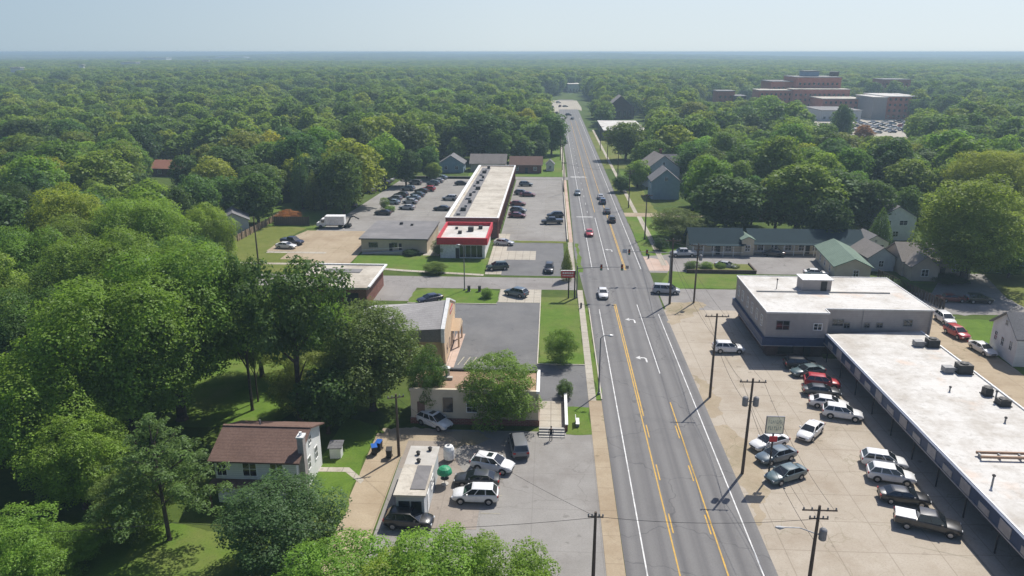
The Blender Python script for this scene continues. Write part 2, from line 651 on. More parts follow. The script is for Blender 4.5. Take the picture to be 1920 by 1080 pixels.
# ------------------------------------------------------------------ THE SETTING
sheet('ground', rect(-9400, -100, 9400, 12900), 0, M['ground'])
sheet('main_road', [(7.1, -40), (20.1, -40), (20.1, 124), (20.6, 150), (20.6, 560), (20.2, 725), (5.6, 725), (6.3, 300), (5.6, 160), (7.0, 124)], .03, M['road'])
sheet('side_street', rect(-190, 134.9, 5.3, 142.6), .024, M['street'])
sheet('side_street', rect(-34, 126.9, -25.2, 134.9), .02, M['street'])
sheet('side_street', rect(-9.2, 127.1, -1.4, 134.9), .022, M['concpale'])
sheet('side_street', rect(20.5, 124.6, 150, 136.8), .024, M['street'])
sheet('side_street', rect(20.5, 202, 70, 207), .02, M['tan'])
sheet('side_street', rect(-60, 262.5, 6.2, 268.5), .02, M['street'])
sheet('sidewalk', [(5.35, -40), (7.0, -40), (7.0, 88), (5.35, 88)], .05, M['tan'])
sheet('sidewalk', rect(5.35, 88, 6.35, 134.9), .05, M['concpale'])
sheet('sidewalk', rect(4.3, 142.6, 5.4, 172), .05, M['concpale'])
sheet('sidewalk', rect(4.6, 172, 5.5, 262), .05, M['pink'])
sheet('sidewalk', rect(4.4, 269, 5.5, 420), .05, M['concpale'])
sheet('sidewalk', rect(23.7, 153, 24.9, 202), .05, M['concpale'])
sheet('sidewalk', rect(23.4, 207, 24.5, 440), .05, M['concpale'])
sheet('sidewalk', rect(-84, 149.6, -45.5, 150.9), .05, M['concpale'])
sheet('sidewalk', [(-42.2, 148.6), (-30, 145.8), (-13.2, 143.4), (-13.2, 144.6), (-30, 147), (-42.2, 149.9)], .05, M['concpale'])
b = MB()
b.box(7.0, 88.4, 0, 7.15, 124.5, .12)
b.box(-1.55, 99.4, 0, -1.4, 130, .13)
b.box(-1.4, 99.35, 0, 5.35, 99.5, .13)
b.box(-25.3, 125.7, 0, -9.2, 125.9, .14)
b.box(4.15, 173, 0, 4.4, 262, .55)
tag(b.build('kerb', M['kerb']), kind='structure')
# markings
b = MB()


def stripe(b, x0, x1, y0, y1, z=.045):
    b.quad((x0, y0, z), (x1, y0, z), (x1, y1, z), (x0, y1, z))


for x, y0, y1 in ((8.86, -40, 124), (18.86, -40, 122), (15.72, 97, 127), (8.9, 150, 520), (19.0, 150, 520), (12.2, 149, 200)):
    stripe(b, x - .065, x + .065, y0, y1)
for y in np.arange(206, 520, 12.):
    stripe(b, 10.4, 10.5, y, y + 3)
for x0, x1, y in ((7.2, 11.6, 200.5), (7.2, 13, 268), (7.2, 12.2, 269.5), (21, 23.4, 137.2)):
    stripe(b, x0, x1, y, y + .6)


def arrow(b, cx, cy):
    z = .047
    b.add([(cx - 1.0, cy + .55, z), (cx - .3, cy + 1.25, z), (cx - .3, cy - .1, z)], [(0, 2, 1)])
    b.add([(cx - .35, cy + .4, z), (cx - .35, cy + .75, z), (cx + .35, cy + .7, z), (cx + .62, cy + .3, z), (cx + .62, cy - 1.1, z), (cx + .38, cy - 1.1, z), (cx + .38, cy + .15, z), (cx + .2, cy + .4, z)], [(0, 7, 2, 1), (7, 6, 3, 2), (6, 5, 4, 3)])


arrow(b, 13.9, 118.5)
arrow(b, 13.9, 102)
arrow(b, 13.6, 165)
stripe(b, -13, -4.6, 96.4, 96.5, .04)
tag(b.build('white_road_markings', M['white_line']), kind='structure')
b = MB()
for x, y0, y1 in ((11.66, 22, 127), (15.8, 22, 88)):
    stripe(b, x - .07, x + .07, y0, y1)
stripe(b, 11.86, 12.02, 84, 127)
for y in np.arange(24, 84, 9.1):
    stripe(b, 11.93, 12.06, y, y + 3.1)
    stripe(b, 15.42, 15.55, y, y + 3.1)
for x, y0, y1 in ((15.6, 149, 205), (15.85, 149, 205), (12.5, 207, 500), (15.6, 207, 500)):
    stripe(b, x - .07, x + .07, y0, y1)
tag(b.build('yellow_road_markings', M['yellow_line']), kind='structure')
b = MB()
for k in range(8):
    x = -13.0 + k * .92
    b.quad((x, 98.6, .04), (x + .14, 98.6, .04), (x + .75, 101.6, .04), (x + .61, 101.6, .04))
for k in range(12):
    y = 46 + k * 4.6
    b.quad((33.2, y, .04), (33.3, y, .04), (38.3, y - 1.8, .04), (38.2, y - 1.8, .04))
tag(b.build('parking_bay_lines', M['worn_line']), kind='structure')

# lots
b = MB()
for k in range(26):
    y = 181 + k * 3.0
    stripe(b, -11.3, -6.4, y, y + .12, .045)
    if k < 24:
        stripe(b, -1.5, 3.2, y + 2, y + 2.12, .045)
for k in range(14):
    y = 200 + k * 3.0
    stripe(b, -40, -35, y, y + .12, .045)
    stripe(b, -34.9, -30.5, y, y + .12, .045)
for k in range(5):
    y = 59.5 + k * 3.1
    stripe(b, -6.3, -4.4, y, y + .1, .045)
tag(b.build('parking_bay_lines', M['worn_line']), kind='structure')
# low far hills carrying the woods


def hill(x, y):
    if y < 2600:
        return 0.
    f = min(1, (y - 2600) / 2500)
    return f * max(0., 9 + 7 * math.sin(x * .0011 + y * .0004) + 5 * math.sin(x * .0031 - 1 + y * .0002) + 2.5 * math.sin(x * .009 + y * .001))


b = MB()
nx_, ny_ = 90, 40
b.v = [(-8900 + 17800 * i / nx_, 2600 + 10200 * j / ny_, hill(-8900 + 17800 * i / nx_, 2600 + 10200 * j / ny_) + .02) for j in range(ny_ + 1) for i in range(nx_ + 1)]
b.f = [(j * (nx_ + 1) + i, j * (nx_ + 1) + i + 1, (j + 1) * (nx_ + 1) + i + 1, (j + 1) * (nx_ + 1) + i) for j in range(ny_) for i in range(nx_)]
b.mi = [0] * len(b.f)
tag(b.build('hills', M['ground'], smooth=60), kind='structure')
sheet('parking_lot', [(-15.6, 25), (5.35, 25), (5.35, 79), (2.3, 79), (2.3, 79.4), (-16.2, 79.4)], .02, M['asphlight'])
sheet('parking_lot', [(-11.4, 60), (-6.5, 60), (-6.5, 66.3), (-9.3, 71), (-11.4, 76.5), (-16, 76.5), (-16, 70.5), (-11.4, 70.3)], .03, M['warmlot'])
sheet('parking_lot', [(-15, 86), (5.35, 86), (5.35, 99.3), (-1.55, 99.3), (-1.55, 127), (-24, 127), (-24, 106), (-15, 97)], .021, M['asph'])
sheet('parking_lot', rect(20.1, -20, 40.5, 124.6), .02, M['conc'])
sheet('alley', rect(52, -20, 66.4, 124.6), .018, M['tan'])
sheet('parking_lot', [(20.6, 147.5), (62, 147.5), (62, 164), (20.6, 164)], .02, M['street'])
sheet('parking_lot', [(20.4, 149), (25.3, 149), (25.3, 157), (20.4, 160)], .026, M['pink'])
sheet('parking_lot', rect(-9.7, 144, 3.2, 171.3), .02, M['asph'])
sheet('parking_lot', rect(-9.7, 156, -3, 163.5), .026, M['concpale'])
sheet('parking_lot', rect(-12, 173, 4.1, 262), .02, M['asphlight'])
sheet('parking_lot', [(-59, 180), (-24, 180), (-24, 268), (-52, 268), (-56, 205)], .02, M['asphlight'])
sheet('parking_lot', [(-58.5, 153.8), (-51.5, 153.8), (-48.2, 142.6), (-42.4, 142.6), (-42.4, 181), (-61, 181), (-64, 168), (-64, 160.5), (-58.5, 160.5)], .026, M['tan'])
sheet('sidewalk', rect(-63.5, 158.9, -50, 160.2), .05, M['concpale'])
sheet('parking_lot', rect(-13, 144.6, -9.7, 180), .03, M['concpale'])
sheet('parking_lot', [(-28, 156), (-24.4, 156), (-24.4, 182), (-28, 182)], .03, M['concpale'])
sheet('parking_lot', [(1, 575), (5.6, 566), (5.6, 600), (20.2, 600), (23, 585), (24, 620), (23, 712), (-1, 712)], .05, M['concpale'])
sheet('parking_lot', [(150, 396), (196, 390), (238, 440), (238, 515), (215, 560), (165, 570), (140, 470)], .05, M['concpale'])
sheet('driveway', [(-19.4, 30), (-16.1, 30), (-16.2, 78), (-20, 78)], .02, M['tan'])
sheet('driveway', [(66, 128), (71, 124), (82, 128), (88, 150), (80, 150)], .03, M['street'])
sheet('path', [(-24.4, 69.3), (-21.5, 69.4), (-19.3, 67.2), (-19.1, 67.9), (-21.3, 70.3), (-24.4, 70.2)], .04, M['concpale'])
sheet('forecourt', rect(-.9, 79.4, 2.2, 87.5), .07, M['concpale'])
sheet('bare_earth', ragged([(-17, 73), (-12, 74), (-6, 77), (-9, 79.3), (-19.5, 79.3)]), .028, M['dirt'])
sheet('bare_earth', ragged([(20.1, 62), (21.8, 66), (23.5, 71), (23.8, 78), (21.8, 82), (20.1, 82)]), .026, M['dirt'])
sheet('bare_earth', ragged([(20.1, 84), (22, 86), (22.3, 94), (20.1, 97)]), .026, M['dirt'])
sheet('bare_earth', ragged([(20.2, 117), (24, 121), (28, 127), (27, 129.5), (22, 128.5), (20.4, 124.6)]), .034, M['dirt'])
sheet('pavement', rect(38.6, -20, 42.5, 103.5), .12, M['conc'])
# lawns
sheet('lawn', rect(-1.4, 99.5, 5.35, 130.2), .03, M['lawn'])
sheet('lawn', rect(6.35, 88.4, 7.0, 124.5), .04, M['lawn'])
sheet('lawn', rect(6.0, 147, 6.8, 171), .045, M['lawn'])
sheet('lawn', [(-25.2, 125.9), (-9.2, 125.9), (-9.2, 133.2), (-11, 134.6), (-23, 134.8), (-25.2, 133)], .034, M['lawn'])
sheet('lawn', [(-42.2, 148.9), (-30, 146.5), (-13.1, 143.9), (-13.1, 157), (-42.2, 160)], .034, M['lawn'])
sheet('lawn', [(-84, 143.8), (-50, 143.8), (-53, 153.5), (-58.6, 153.7), (-58.6, 158.8), (-64, 159), (-62, 186), (-75, 193)], .022, M['lawndry'])
sheet('lawn', [(-75, 186), (-58, 183), (-56, 205), (-62, 225), (-80, 215)], .024, M['lawn'])
sheet('lawn', rect(-9.7, 171.3, 4, 173), .05, M['lawndry'])
sheet('lawn', [(20.7, 160.5), (32, 164), (31, 201.8), (20.7, 201.8)], .03, M['lawn'])
sheet('lawn', rect(20.7, 207.2, 30, 262), .03, M['lawndry'])
sheet('lawn', rect(20.7, 290, 30, 430), .03, M['lawndry'])
sheet('lawn', [(21, 137), (26, 137), (42, 138), (42, 147.3), (30, 147.3), (24.5, 148.8)], .03, M['lawn'])
sheet('lawn', rect(-30, 269.2, 5.6, 345), .03, M['lawn'])
sheet('lawn', [(2.3, 79), (5.3, 79), (5.3, 86), (2.3, 86)], .04, M['lawn'])
sheet('lawn', [(-60, 77), (-33, 79), (-28, 92), (-38, 102), (-62, 95)], .02, M['lawn'])
sheet('lawn', [(-24.3, 55), (-19.5, 55), (-20.2, 80), (-25, 82)], .03, M['lawn'])
sheet('lawn', [(-45, 40), (-20, 40), (-24.3, 57), (-38, 60), (-47, 57)], .02, M['lawn'])
sheet('lawn', [(66.5, 98), (78, 112), (76, 122), (66.5, 122.5)], .026, M['lawn'])
sheet('lawn', rect(84, 120, 110, 150), .026, M['lawndry'])
sheet('lawn', rect(70, 143, 84, 147), .026, M['lawn'])
sheet('lawn', rect(26, 262, 60, 285), .026, M['lawn'])


# ------------------------------------------------------------------ building helpers
def window(parent, c, wd, ht, face, off, frame='white', simple=False, name='window'):
    """window centred at c on a wall facing '-y', '-x' or '+x'; frame ring stands proud, the pane is a sub-part"""
    x, y, z = c
    b, g = MB(), MB()
    t, d = .09, .06

    def bx(m, a0, z0, a1, z1, d0, d1):
        if face == '-y':
            m.box(x + a0, y - d1, z + z0, x + a1, y - d0, z + z1)
        elif face == '+y':
            m.box(x + a0, y + d0, z + z0, x + a1, y + d1, z + z1)
        elif face == '-x':
            m.box(x - d1, y + a0, z + z0, x - d0, y + a1, z + z1)
        else:
            m.box(x + d0, y + a0, z + z0, x + d1, y + a1, z + z1)
    w2, h2 = wd / 2, ht / 2
    if simple:
        bx(b, -w2, -h2, w2, h2, .005, .05)
        return b.build(name, M['glass'], parent, off)
    bx(b, -w2 - t, -h2 - t, -w2, h2 + t, 0, d)
    bx(b, w2, -h2 - t, w2 + t, h2 + t, 0, d)
    bx(b, -w2, h2, w2, h2 + t, 0, d)
    bx(b, -w2, -h2 - t, w2, -h2, 0, d + .04)
    bx(b, -.03, -h2, .03, h2, 0, d - .005)
    bx(b, -w2, -.025, -.03, .025, 0, d - .01)
    bx(b, .03, -.025, w2, .025, 0, d - .01)
    o = b.build(name, M[frame], parent, off)
    bx(g, -w2, -h2, w2, h2, .004, .022)
    g.build('pane', M['glass'], o, off)
    return o


def gable_house(label, x, y, L, W, he, hr, axis='x', rz=0., wall='wsiding', roof='shgrey', wins=(), over=.4, chim=None, cat='house', name='house', simple=False, door=None, group=None):
    """house centred at (x, y): ridge along local axis, L along x, W along y"""
    r = empty(name, (x, y, 0), rz, label, cat, group)
    b = MB()
    hx, hy = L / 2, W / 2
    if axis == 'x':
        prof = [(-hx, -hy, 0), (-hx, hy, 0), (-hx, hy, he), (-hx, 0, hr), (-hx, -hy, he)]
        b.extr(prof, (L, 0, 0))
    else:
        prof = [(-hx, -hy, 0), (hx, -hy, 0), (hx, -hy, he), (0, -hy, hr), (-hx, -hy, he)]
        b.extr(prof, (0, W, 0))
    b.build('wall', M[wall], r)
    b = MB()
    th = .16
    if axis == 'x':
        k = (hr - he) / hy
        for s in (-1, 1):
            b.extr([(-hx - over, s * (hy + over), he - k * over + .02), (-hx - over, 0, hr + .02), (-hx - over, 0, hr + .02 + th), (-hx - over, s * (hy + over), he - k * over + .02 + th)], (L + 2 * over, 0, 0))
    else:
        k = (hr - he) / hx
        for s in (-1, 1):
            b.extr([(s * (hx + over), -hy - over, he - k * over + .02), (0, -hy - over, hr + .02), (0, -hy - over, hr + .02 + th), (s * (hx + over), -hy - over, he - k * over + .02 + th)], (0, W + 2 * over, 0))
    rf = b.build('roof', M[roof], r)
    if chim:
        cx, cyy, z1 = chim
        q = MB().box(cx - .35, cyy - .35, he, cx + .35, cyy + .35, z1 - .2)
        q.box(cx - .45, cyy - .45, z1 - .2, cx + .45, cyy + .45, z1)
        q.build('chimney', M['brick'], rf)
    for (face, a, z, wd, ht) in wins:
        c = {'-y': (a, -hy, z), '+x': (hx, a, z), '-x': (-hx, a, z)}[face]
        window(r, c, wd, ht, face, (0, 0, 0), 'white', simple)
    if door:
        face, a, wd, ht = door
        if face == '-y':
            MB().box(a - wd / 2, -hy - .06, .1, a + wd / 2, -hy - .002, ht).build('door', M['black'], r)
        else:
            s = 1 if face == '+x' else -1
            x0, x1 = sorted((s * (hx + .002), s * (hx + .06)))
            MB().box(x0, a - wd / 2, .1, x1, a + wd / 2, ht).build('door', M['black'], r)
    return r


def hvac(x, y, z, label, sx=1.5, sy=1.3, h=1.1, pair=False):
    r = empty('rooftop_unit', (x, y, z), 0, label, 'air conditioner', 'air units on the long white roof')
    b = MB()
    b.box(-sx / 2, -sy / 2, .12, sx / 2, sy / 2, h)
    b.box(-sx / 2 - .12, -sy / 2 - .12, 0, sx / 2 + .12, sy / 2 + .12, .118)
    for k in range(5):
        zz = .3 + k * .14
        b.box(-sx / 2 - .02, -sy / 2 - .03, zz, sx / 2 + .02, -sy / 2 - .003, zz + .05)
    b.build('casing', M['darkmetal'], r)
    f = MB()
    f.lathe([(.48, h + .003), (.5, h + .14), (.42, h + .15), (.1, h + .06)], 14)
    f.build('fan', M['darkmetal'], r)
    if pair:
        q = MB().box(-sx / 2 - 1.7, -.5, .1, -sx / 2 - .5, .5, .8)
        q.box(-sx / 2 - .5, -.2, .25, -sx / 2 - .003, .2, .6)
        q.build('duct_box', M['greymetal'], r)
    return r


# ------------------------------------------------------------------ A: two-storey taupe office block
off = (31.6, 103.6, 0)
A = empty('office_building', off, 0, 'two-storey taupe office block with flat white roof and dark ground floor', 'office building')
pl = [(31.6, 103.6), (40.4, 103.6), (40.4, 105.6), (56, 105.6), (56, 122), (31.6, 122)]
MB().prism(pl, 3.25, 6.95).build('upper_wall', M['gsiding'], A, off)
pg = [(32.3, 104.3), (40.4, 104.3), (40.4, 105.62), (55.99, 105.62), (55.99, 121.9), (32.3, 121.9)]
MB().prism(pg, 0, 2.2).build('ground_floor', M['brickd'], A, off)
b = MB()
b.prism([(31.15, 103.1), (40.2, 103.1), (40.2, 104.6), (32.6, 104.6), (32.6, 122), (31.15, 122)], 2.2, 3.248)
b.build('canopy', M['navy'], A, off)
MB().box(31.05, 103.0, 2.1, 40.2, 103.098, 2.2).box(31.05, 103.1, 2.1, 31.148, 122, 2.2).build('canopy_trim', M['greypanel'], A, off)
b = MB()
po = [(31.5, 103.5), (40.5, 103.5), (40.5, 105.5), (56.1, 105.5), (56.1, 122.1), (31.5, 122.1)]
b.prism(po, 6.952, 7.1)
rfA = b.build('roof', M['roofw'], A, off)
b = MB()
for i in range(6):
    p, q = po[i], po[(i + 1) % 6]
    x0, x1 = sorted((p[0], q[0])); y0, y1 = sorted((p[1], q[1]))
    if x0 == x1:
        s = .12 if i in (5,) else -.12
        b.box(min(x0, x0 + s), y0 + .13, 7.1, max(x0, x0 + s), y1 - .13, 7.2)
    else:
        s = -.12 if i == 4 else .12
        b.box(x0, min(y0, y0 + s), 7.1, x1, max(y0, y0 + s), 7.2)
b.build('parapet', M['white'], rfA, off)
MB().box(32.6, 113.3, 7.102, 53, 113.6, 7.3).build('roof_curb', M['concwall'], rfA, off)
b = MB().box(39.7, 113.8, 7.102, 44.1, 116.6, 9.0)
ph = b.build('penthouse', M['gsiding'], A, off)
MB().box(39.5, 113.6, 9.0, 44.3, 116.8, 9.12).build('penthouse_roof', M['white'], ph, off)
MB().box(42.5, 113.72, 7.2, 43.4, 113.79, 8.8).build('door', M['black'], ph, off)
for x, z, wd, ht in ((34.0, 5.15, 1.8, 1.3), (39.0, 5.0, 1.1, .9)):
    window(A, (x, 103.6, z), wd, ht, '-y', off, 'greymetal' if x < 36 else 'white')
for x, z, wd, ht in ((42.6, 5.0, 1.5, .9), (43.9, 4.6, .8, .8), (46.8, 4.65, .7, .7), (48.6, 4.7, .8, .7), (52.6, 5.1, 1.2, .9)):
    window(A, (x, 105.6, z), wd, ht, '-y', off, 'greymetal')
for y in (105.9, 108.6, 111.4, 114.2, 117.4, 120):
    window(A, (31.6, y, 5.1), .8, 1.5, '-x', off, 'white')
for y in (107, 111, 115, 119):
    window(A, (32.3, y, 1.2), 1.6, 1.4, '-x', off, 'greymetal', True)
window(A, (35, 104.3, 1.2), 2.2, 1.5, '-y', off, 'greymetal', True)
MB().box(37.6, 104.2, .1, 38.6, 104.298, 2.1).build('door', M['black'], A, off)
MB().tube([(55.7, 105.5, 7), (55.7, 105.5, 3.2)], .06, 6).build('downpipe', M['greymetal'], A, off)
MB().tube([(46, 105.52, 7), (46, 105.52, 4)], .04, 6).build('downpipe', M['greymetal'], A, off)
p_ = empty('vent_pipe', (36.1, 115, 7.1), 0, 'thin dark vent pipe on the office block roof beside the penthouse', 'vent pipe')
MB().tube([(0, 0, 0), (0, 0, 1.5)], .06, 8).build('pipe', M['darkmetal'], p_)
MB().lathe([(.14, 1.5), (.14, 1.62), (.02, 1.75)], 10).build('cap', M['darkmetal'], p_)

# ------------------------------------------------------------------ B: long strip of shops
off = (42, 20, 0)
B = empty('shop_row', off, 0, 'long low shop row with white flat roof and navy chequered fascia', 'shops')
MB().box(42.5, -10, 0, 54.2, 103.4, 3.7).build('wall', M['brickd'], B, off)
b = MB().prism([(40.35, -10), (54.5, -10), (54.3, 105.2), (40.35, 103.2)], 3.85, 4.02)
rfB = b.build('roof', M['roofw'], B, off)
MB().box(54.25, -10, 4.02, 54.45, 105, 4.18).box(40.35, -10, 4.021, 40.5, 103.2, 4.1).build('roof_edge', M['white'], rfB, off)
fa = MB()
y = -9.
k = 0
fa.box(40.05, -10, 2.75, 40.34, 103.3, 4.06)
fa.build('fascia', M['navy'], B, off)
while y < 102:
    pn = MB()
    pn.box(39.98, y, 2.82, 40.048, y + 1.7, 3.5 if k % 2 else 3.9)
    pn.build('fascia_panel', M['greypanel'], B, off)
    y += 3.3
    k += 1
MB().box(39.95, -10, 2.62, 40.4, 103.3, 2.748).build('fascia_trim', M['greypanel'], B, off)
MB().box(40.4, -10, 3.7, 54.2, 103.2, 3.848).build('soffit', M['greypanel'], B, off)
for i, y in enumerate(np.arange(-6, 103, 5.4)):
    b = MB().box(40.2, y - .06, .12, 40.32, y + .06, 2.62)
    b.build('post', M['darkmetal'], B, off)
for i, y in enumerate(np.arange(20, 101, 5.4)):
    o = MB().box(42.44, y + 1.4, .5, 42.498, y + 4.9, 2.7).build('shop_window', M['glass'], B, off)
    MB().box(42.42, y + .2, .1, 42.499, y + 1.1, 2.4).build('door', M['black'] if i % 3 else M['greypanel'], B, off)
hvac(53.2, 99.3, 4.02, 'dark air unit with duct box on the long white roof, nearest the office block', pair=True)
hvac(52.9, 90.4, 4.02, 'dark air unit with duct box on the long white roof, second from the office block', 1.7, 1.4, 1.2, True)
hvac(52.3, 83.8, 4.02, 'small dark air unit alone on the long white roof', .9, .9, .9)
hvac(52.7, 81.2, 4.02, 'low dark air unit with a tall pipe beside it on the long white roof', 1.2, 1.1, .7)
for x, y, h, lb in ((41.9, 63.6, 1.1, 'thin grey vent pipe near the fascia of the long white roof'), (48.4, 84.6, .5, 'short dark vent stub in the middle of the long white roof'), (52.2, 81.9, 1.3, 'tall thin pipe beside the low dark air unit'), (50.5, 76.8, .5, 'short dark vent stub near the alley edge of the long white roof')):
    p_ = empty('vent_pipe', (x, y, 4.02), 0, lb, 'vent pipe')
    MB().tube([(0, 0, 0), (0, 0, h)], .09, 8).build('pipe', M['greymetal'], p_)
    MB().lathe([(.16, h), (.16, h + .12), (.03, h + .2)], 10).build('cap', M['darkmetal'], p_)
sk_ = empty('roof_frame', (43.4, 68.3, 4.02), 0, 'long low rusty frame lying on the long white roof', 'frame')
MB().box(0, 0, .25, 8, .18, .5).box(0, .9, .25, 8, 1.08, .5).build('rail', M['rooftan'], sk_)
for x in (0.1, 2, 4, 6, 7.8):
    MB().box(x, .19, .25, x + .14, .89, .42).build('crossbar', M['greymetal'], sk_)
    MB().box(x, .3, 0, x + .12, .8, .249).build('leg', M['greymetal'], sk_)

# ------------------------------------------------------------------ C: white house with brown roof, lower left
C_ = gable_house('white two-storey house with brown shingle roof among dark trees', -28.5, 67, 8.2, 7.6, 4.9, 6.4, 'x', 0, 'wsiding', 'shbrown',
                 (('-y', -.6, 3.9, 1.3, 1.5), ('-y', 2.1, 3.9, 1.2, 1.5), ('-y', -3.4, 3.9, .9, 1.5), ('+x', .5, 4.9, .7, .9), ('+x', -.2, 2.6, .75, 1.3), ('+x', 2.1, 2.5, .75, 1.3), ('+x', -1.8, 1.9, .6, 1.0)), .45, None, door=('-y', 1.4, .95, 2.1))
b = MB().box(-4.4, -5.3, 2.6, 3.9, -3.83, 2.75)
b.box(-4.3, -5.2, 0, -4.15, -5.05, 2.6).box(3.6, -5.2, 0, 3.75, -5.05, 2.6)
b.build('porch', M['shbrown'], C_)
MB().box(-4.55, -.16, 6.5, 4.55, .16, 6.64).build('ridge_cap', M['shbrown'], C_)
b = MB().box(4.12, -3.1, 0, 4.7, -2.3, 7.0)
ch = b.build('chimney', M['greypanel'], C_)
MB().box(4.06, -3.18, 7.0, 4.78, -2.22, 7.15).tube([(4.4, -2.7, 7.15), (4.4, -2.7, 7.5)], .15, 8).build('chimney_cap', M['white'], ch)
MB().tube([(-.9, .5, 6.1), (-.9, .5, 7.0)], .09, 8).build('vent_pipe', M['greymetal'], C_)
b = MB().prism([(-23.9, 72.0), (-22.7, 72.1), (-22.7, 73), (-23.9, 72.9)], 0, 1.3)
sh = empty('lean_to', (-23.3, 72.2, 0), 0, 'small pale shed behind the brown-roofed white house', 'shed')
b.build('wall', M['wsiding'], sh, (-23.3, 72.2, 0))
MB().extr([(-24.05, 71.8, 1.32), (-22.5, 71.9, 1.32), (-22.5, 73.1, 1.7), (-24.05, 73, 1.7)], (0, 0, .1)).build('roof', M['shgrey'], sh, (-23.3, 72.2, 0))

# ------------------------------------------------------------------ D: flat-roofed hut on the near lot
off = (-12.8, 65.4, 0)
D_ = empty('small_shop', off, 0, 'small flat-roofed hut with white and grey roof on the near parking lot', 'hut')
MB().box(-14.2, 60.9, 0, -11.5, 69.9, 2.9).build('wall', M['gryside'], D_, off)
rf = MB().box(-14.4, 60.7, 2.9, -11.3, 66.2, 3.08).build('roof', M['roofo'], D_, off)
MB().box(-14.4, 66.2, 2.9, -11.3, 70.1, 3.0).build('rear_roof', M['concwall'], D_, off)
MB().box(-12.95, 61.7, 3.083, -11.5, 66.0, 3.15).build('roof_panel', M['roofg'], rf, off)
MB().box(-13.95, 60.84, 1.1, -12.9, 60.896, 2.3).build('window', M['glass'], D_, off)
MB().box(-12.75, 60.84, 1.1, -11.75, 60.896, 2.3).build('window', M['glass'], D_, off)
MB().box(-11.49, 62.5, 0.1, -11.44, 63.5, 2.1).build('door', M['white'], D_, off)
window(D_, (-11.5, 65.5, 1.6), 1.3, 1.0, '+x', off, 'white')
for x, y in ((-13.3, 68.3), (-12.2, 69.2), (-13.0, 66.8)):
    MB().lathe([(.18, 3.0), (.18, 3.3), (.26, 3.32), (.1, 3.45)], 10, (x, y)).build('vent', M['darkmetal'], D_, off)

# ------------------------------------------------------------------ E: low cream building
off = (-7.7, 84, 0)
E_ = empty('low_building', off, 0, 'low cream building with gravel roof and brown door behind the olive tree', 'building')
MB().box(-16.4, 80.8, .8, -1.0, 87, 4.3).build('wall', M['cream'], E_, off)
MB().box(-16.5, 80.7, 0, -.9, 87.1, .8).build('base_band', M['brick'], E_, off)
rf = MB().box(-16.1, 81.1, 4.3, -1.3, 86.7, 4.35).build('roof', M['rooftan'], E_, off)
MB().box(-16.5, 80.7, 4.301, -1.3, 81.1, 4.6).build('front_parapet', M['cream'], rf, off)
MB().box(-1.3, 80.7, 4.301, -.9, 87.1, 4.6).build('side_parapet', M['white'], rf, off)
MB().box(-16.5, 86.7, 4.301, -1.3, 87.1, 4.6).build('rear_parapet', M['darkmetal'], rf, off)
MB().box(-12.5, 80.72, 1.6, -11.3, 80.795, 3.5).build('window', M['glass'], E_, off)
MB().box(-15.6, 80.72, .81, -14.7, 80.795, 2.9).build('door', M['shbrown'], E_, off)
for x in (-9, -6, -3.6):
    window(E_, (x, 80.8, 2.3), 1.2, 1.2, '-y', off, 'white')
v = MB().tube([(-12.4, 84.6, 4.35), (-12.4, 84.6, 5.6)], .28, 10).tube([(-12.4, 84.6, 5.6), (-12.4, 84.6, 5.75), (-12.4, 84.6, 5.95)], [.42, .42, .1], 10)
v.build('roof_vent', M['metal'], E_, off)
MB().box(-13.3, 83.9, 4.352, -11.7, 84.4, 4.7).build('roof_box', M['concwall'], E_, off)

# ------------------------------------------------------------------ F: chapel-like building with sunlit gable facing the road
off = (-20, 104, 0)
Fb = empty('gabled_office', off, 0, 'tan building with grey mansard roof and tall peach gable facing the road', 'building')
xf, xb, ym = -15.05, -27.5, 104.0
MB().prism([(xb + .6, 98.9), (xf, 98.9), (xf, 109.1), (xb + .6, 109.1)], 0, 4.0).build('wall', M['peach'], Fb, off)
b = MB()
b.extr([(xf + .02, 97.9, 3.7), (xf + .02, 98.9, 0.02), (xf + .02, 109.1, .02), (xf + .02, 110.1, 3.7), (xf + .02, 110.1, 5.7), (xf + .02, ym, 8.1), (xf + .02, 97.9, 5.7)], (.35, 0, 0))
fac = b.build('gable_wall', M['peach'], Fb, off)
b = MB()
for s in (-1, 1):
    b.extr([(xf - .05, ym, 8.12), (xf - .05, ym + s * 6.3, 5.62), (xf - .05, ym + s * 6.3, 5.85), (xf - .05, ym, 8.36)], (.55, 0, 0))
    b.box(xf - .05, min(ym + s * 6.12, ym + s * 6.3), 3.7, xf + .45, max(ym + s * 6.12, ym + s * 6.3), 5.6)
b.build('gable_trim', M['white'], fac, off)
# roof: ridge falls to the back, slopes end in a steep skirt
zr0, zr1 = 8.05, 6.3
b = MB()
for s in (-1, 1):
    b.add([(xf, ym, zr0), (xb, ym, zr1), (xb, ym + s * 6.1, 4.9), (xf, ym + s * 6.1, 5.75)], [(0, 1, 2, 3) if s < 0 else (3, 2, 1, 0)])
b.build('roof', M['shlight'], Fb, off)
b = MB()
for s in (-1, 1):
    y0, y1 = sorted((ym + s * 6.1, ym + s * 5.2))
    b.extr([(xf, y0, 3.75), (xb, y0, 3.75), (xb, y0, 4.88 - (0 if s < 0 else .0)), (xf, y0, 5.72)], (0, y1 - y0, 0))
b.add([(xb, 97.9, 3.75), (xb, 110.1, 3.75), (xb, 110.1, 4.88), (xb, ym, zr1 - .02), (xb, 97.9, 4.88)], [(0, 4, 3, 2, 1)])
b.build('mansard', M['shtaupe'], Fb, off)
MB().box(xf + .372, 104.3, 5.6, xf + .42, 107.2, 6.5).build('sign_panel', M['redfascia'], fac, off)
b = MB()
for k in range(5):
    b.box(xf + .422, 104.55 + k * .52, 5.85, xf + .43, 104.9 + k * .52, 6.25)
b.build('sign_letters', M['white'], fac, off)
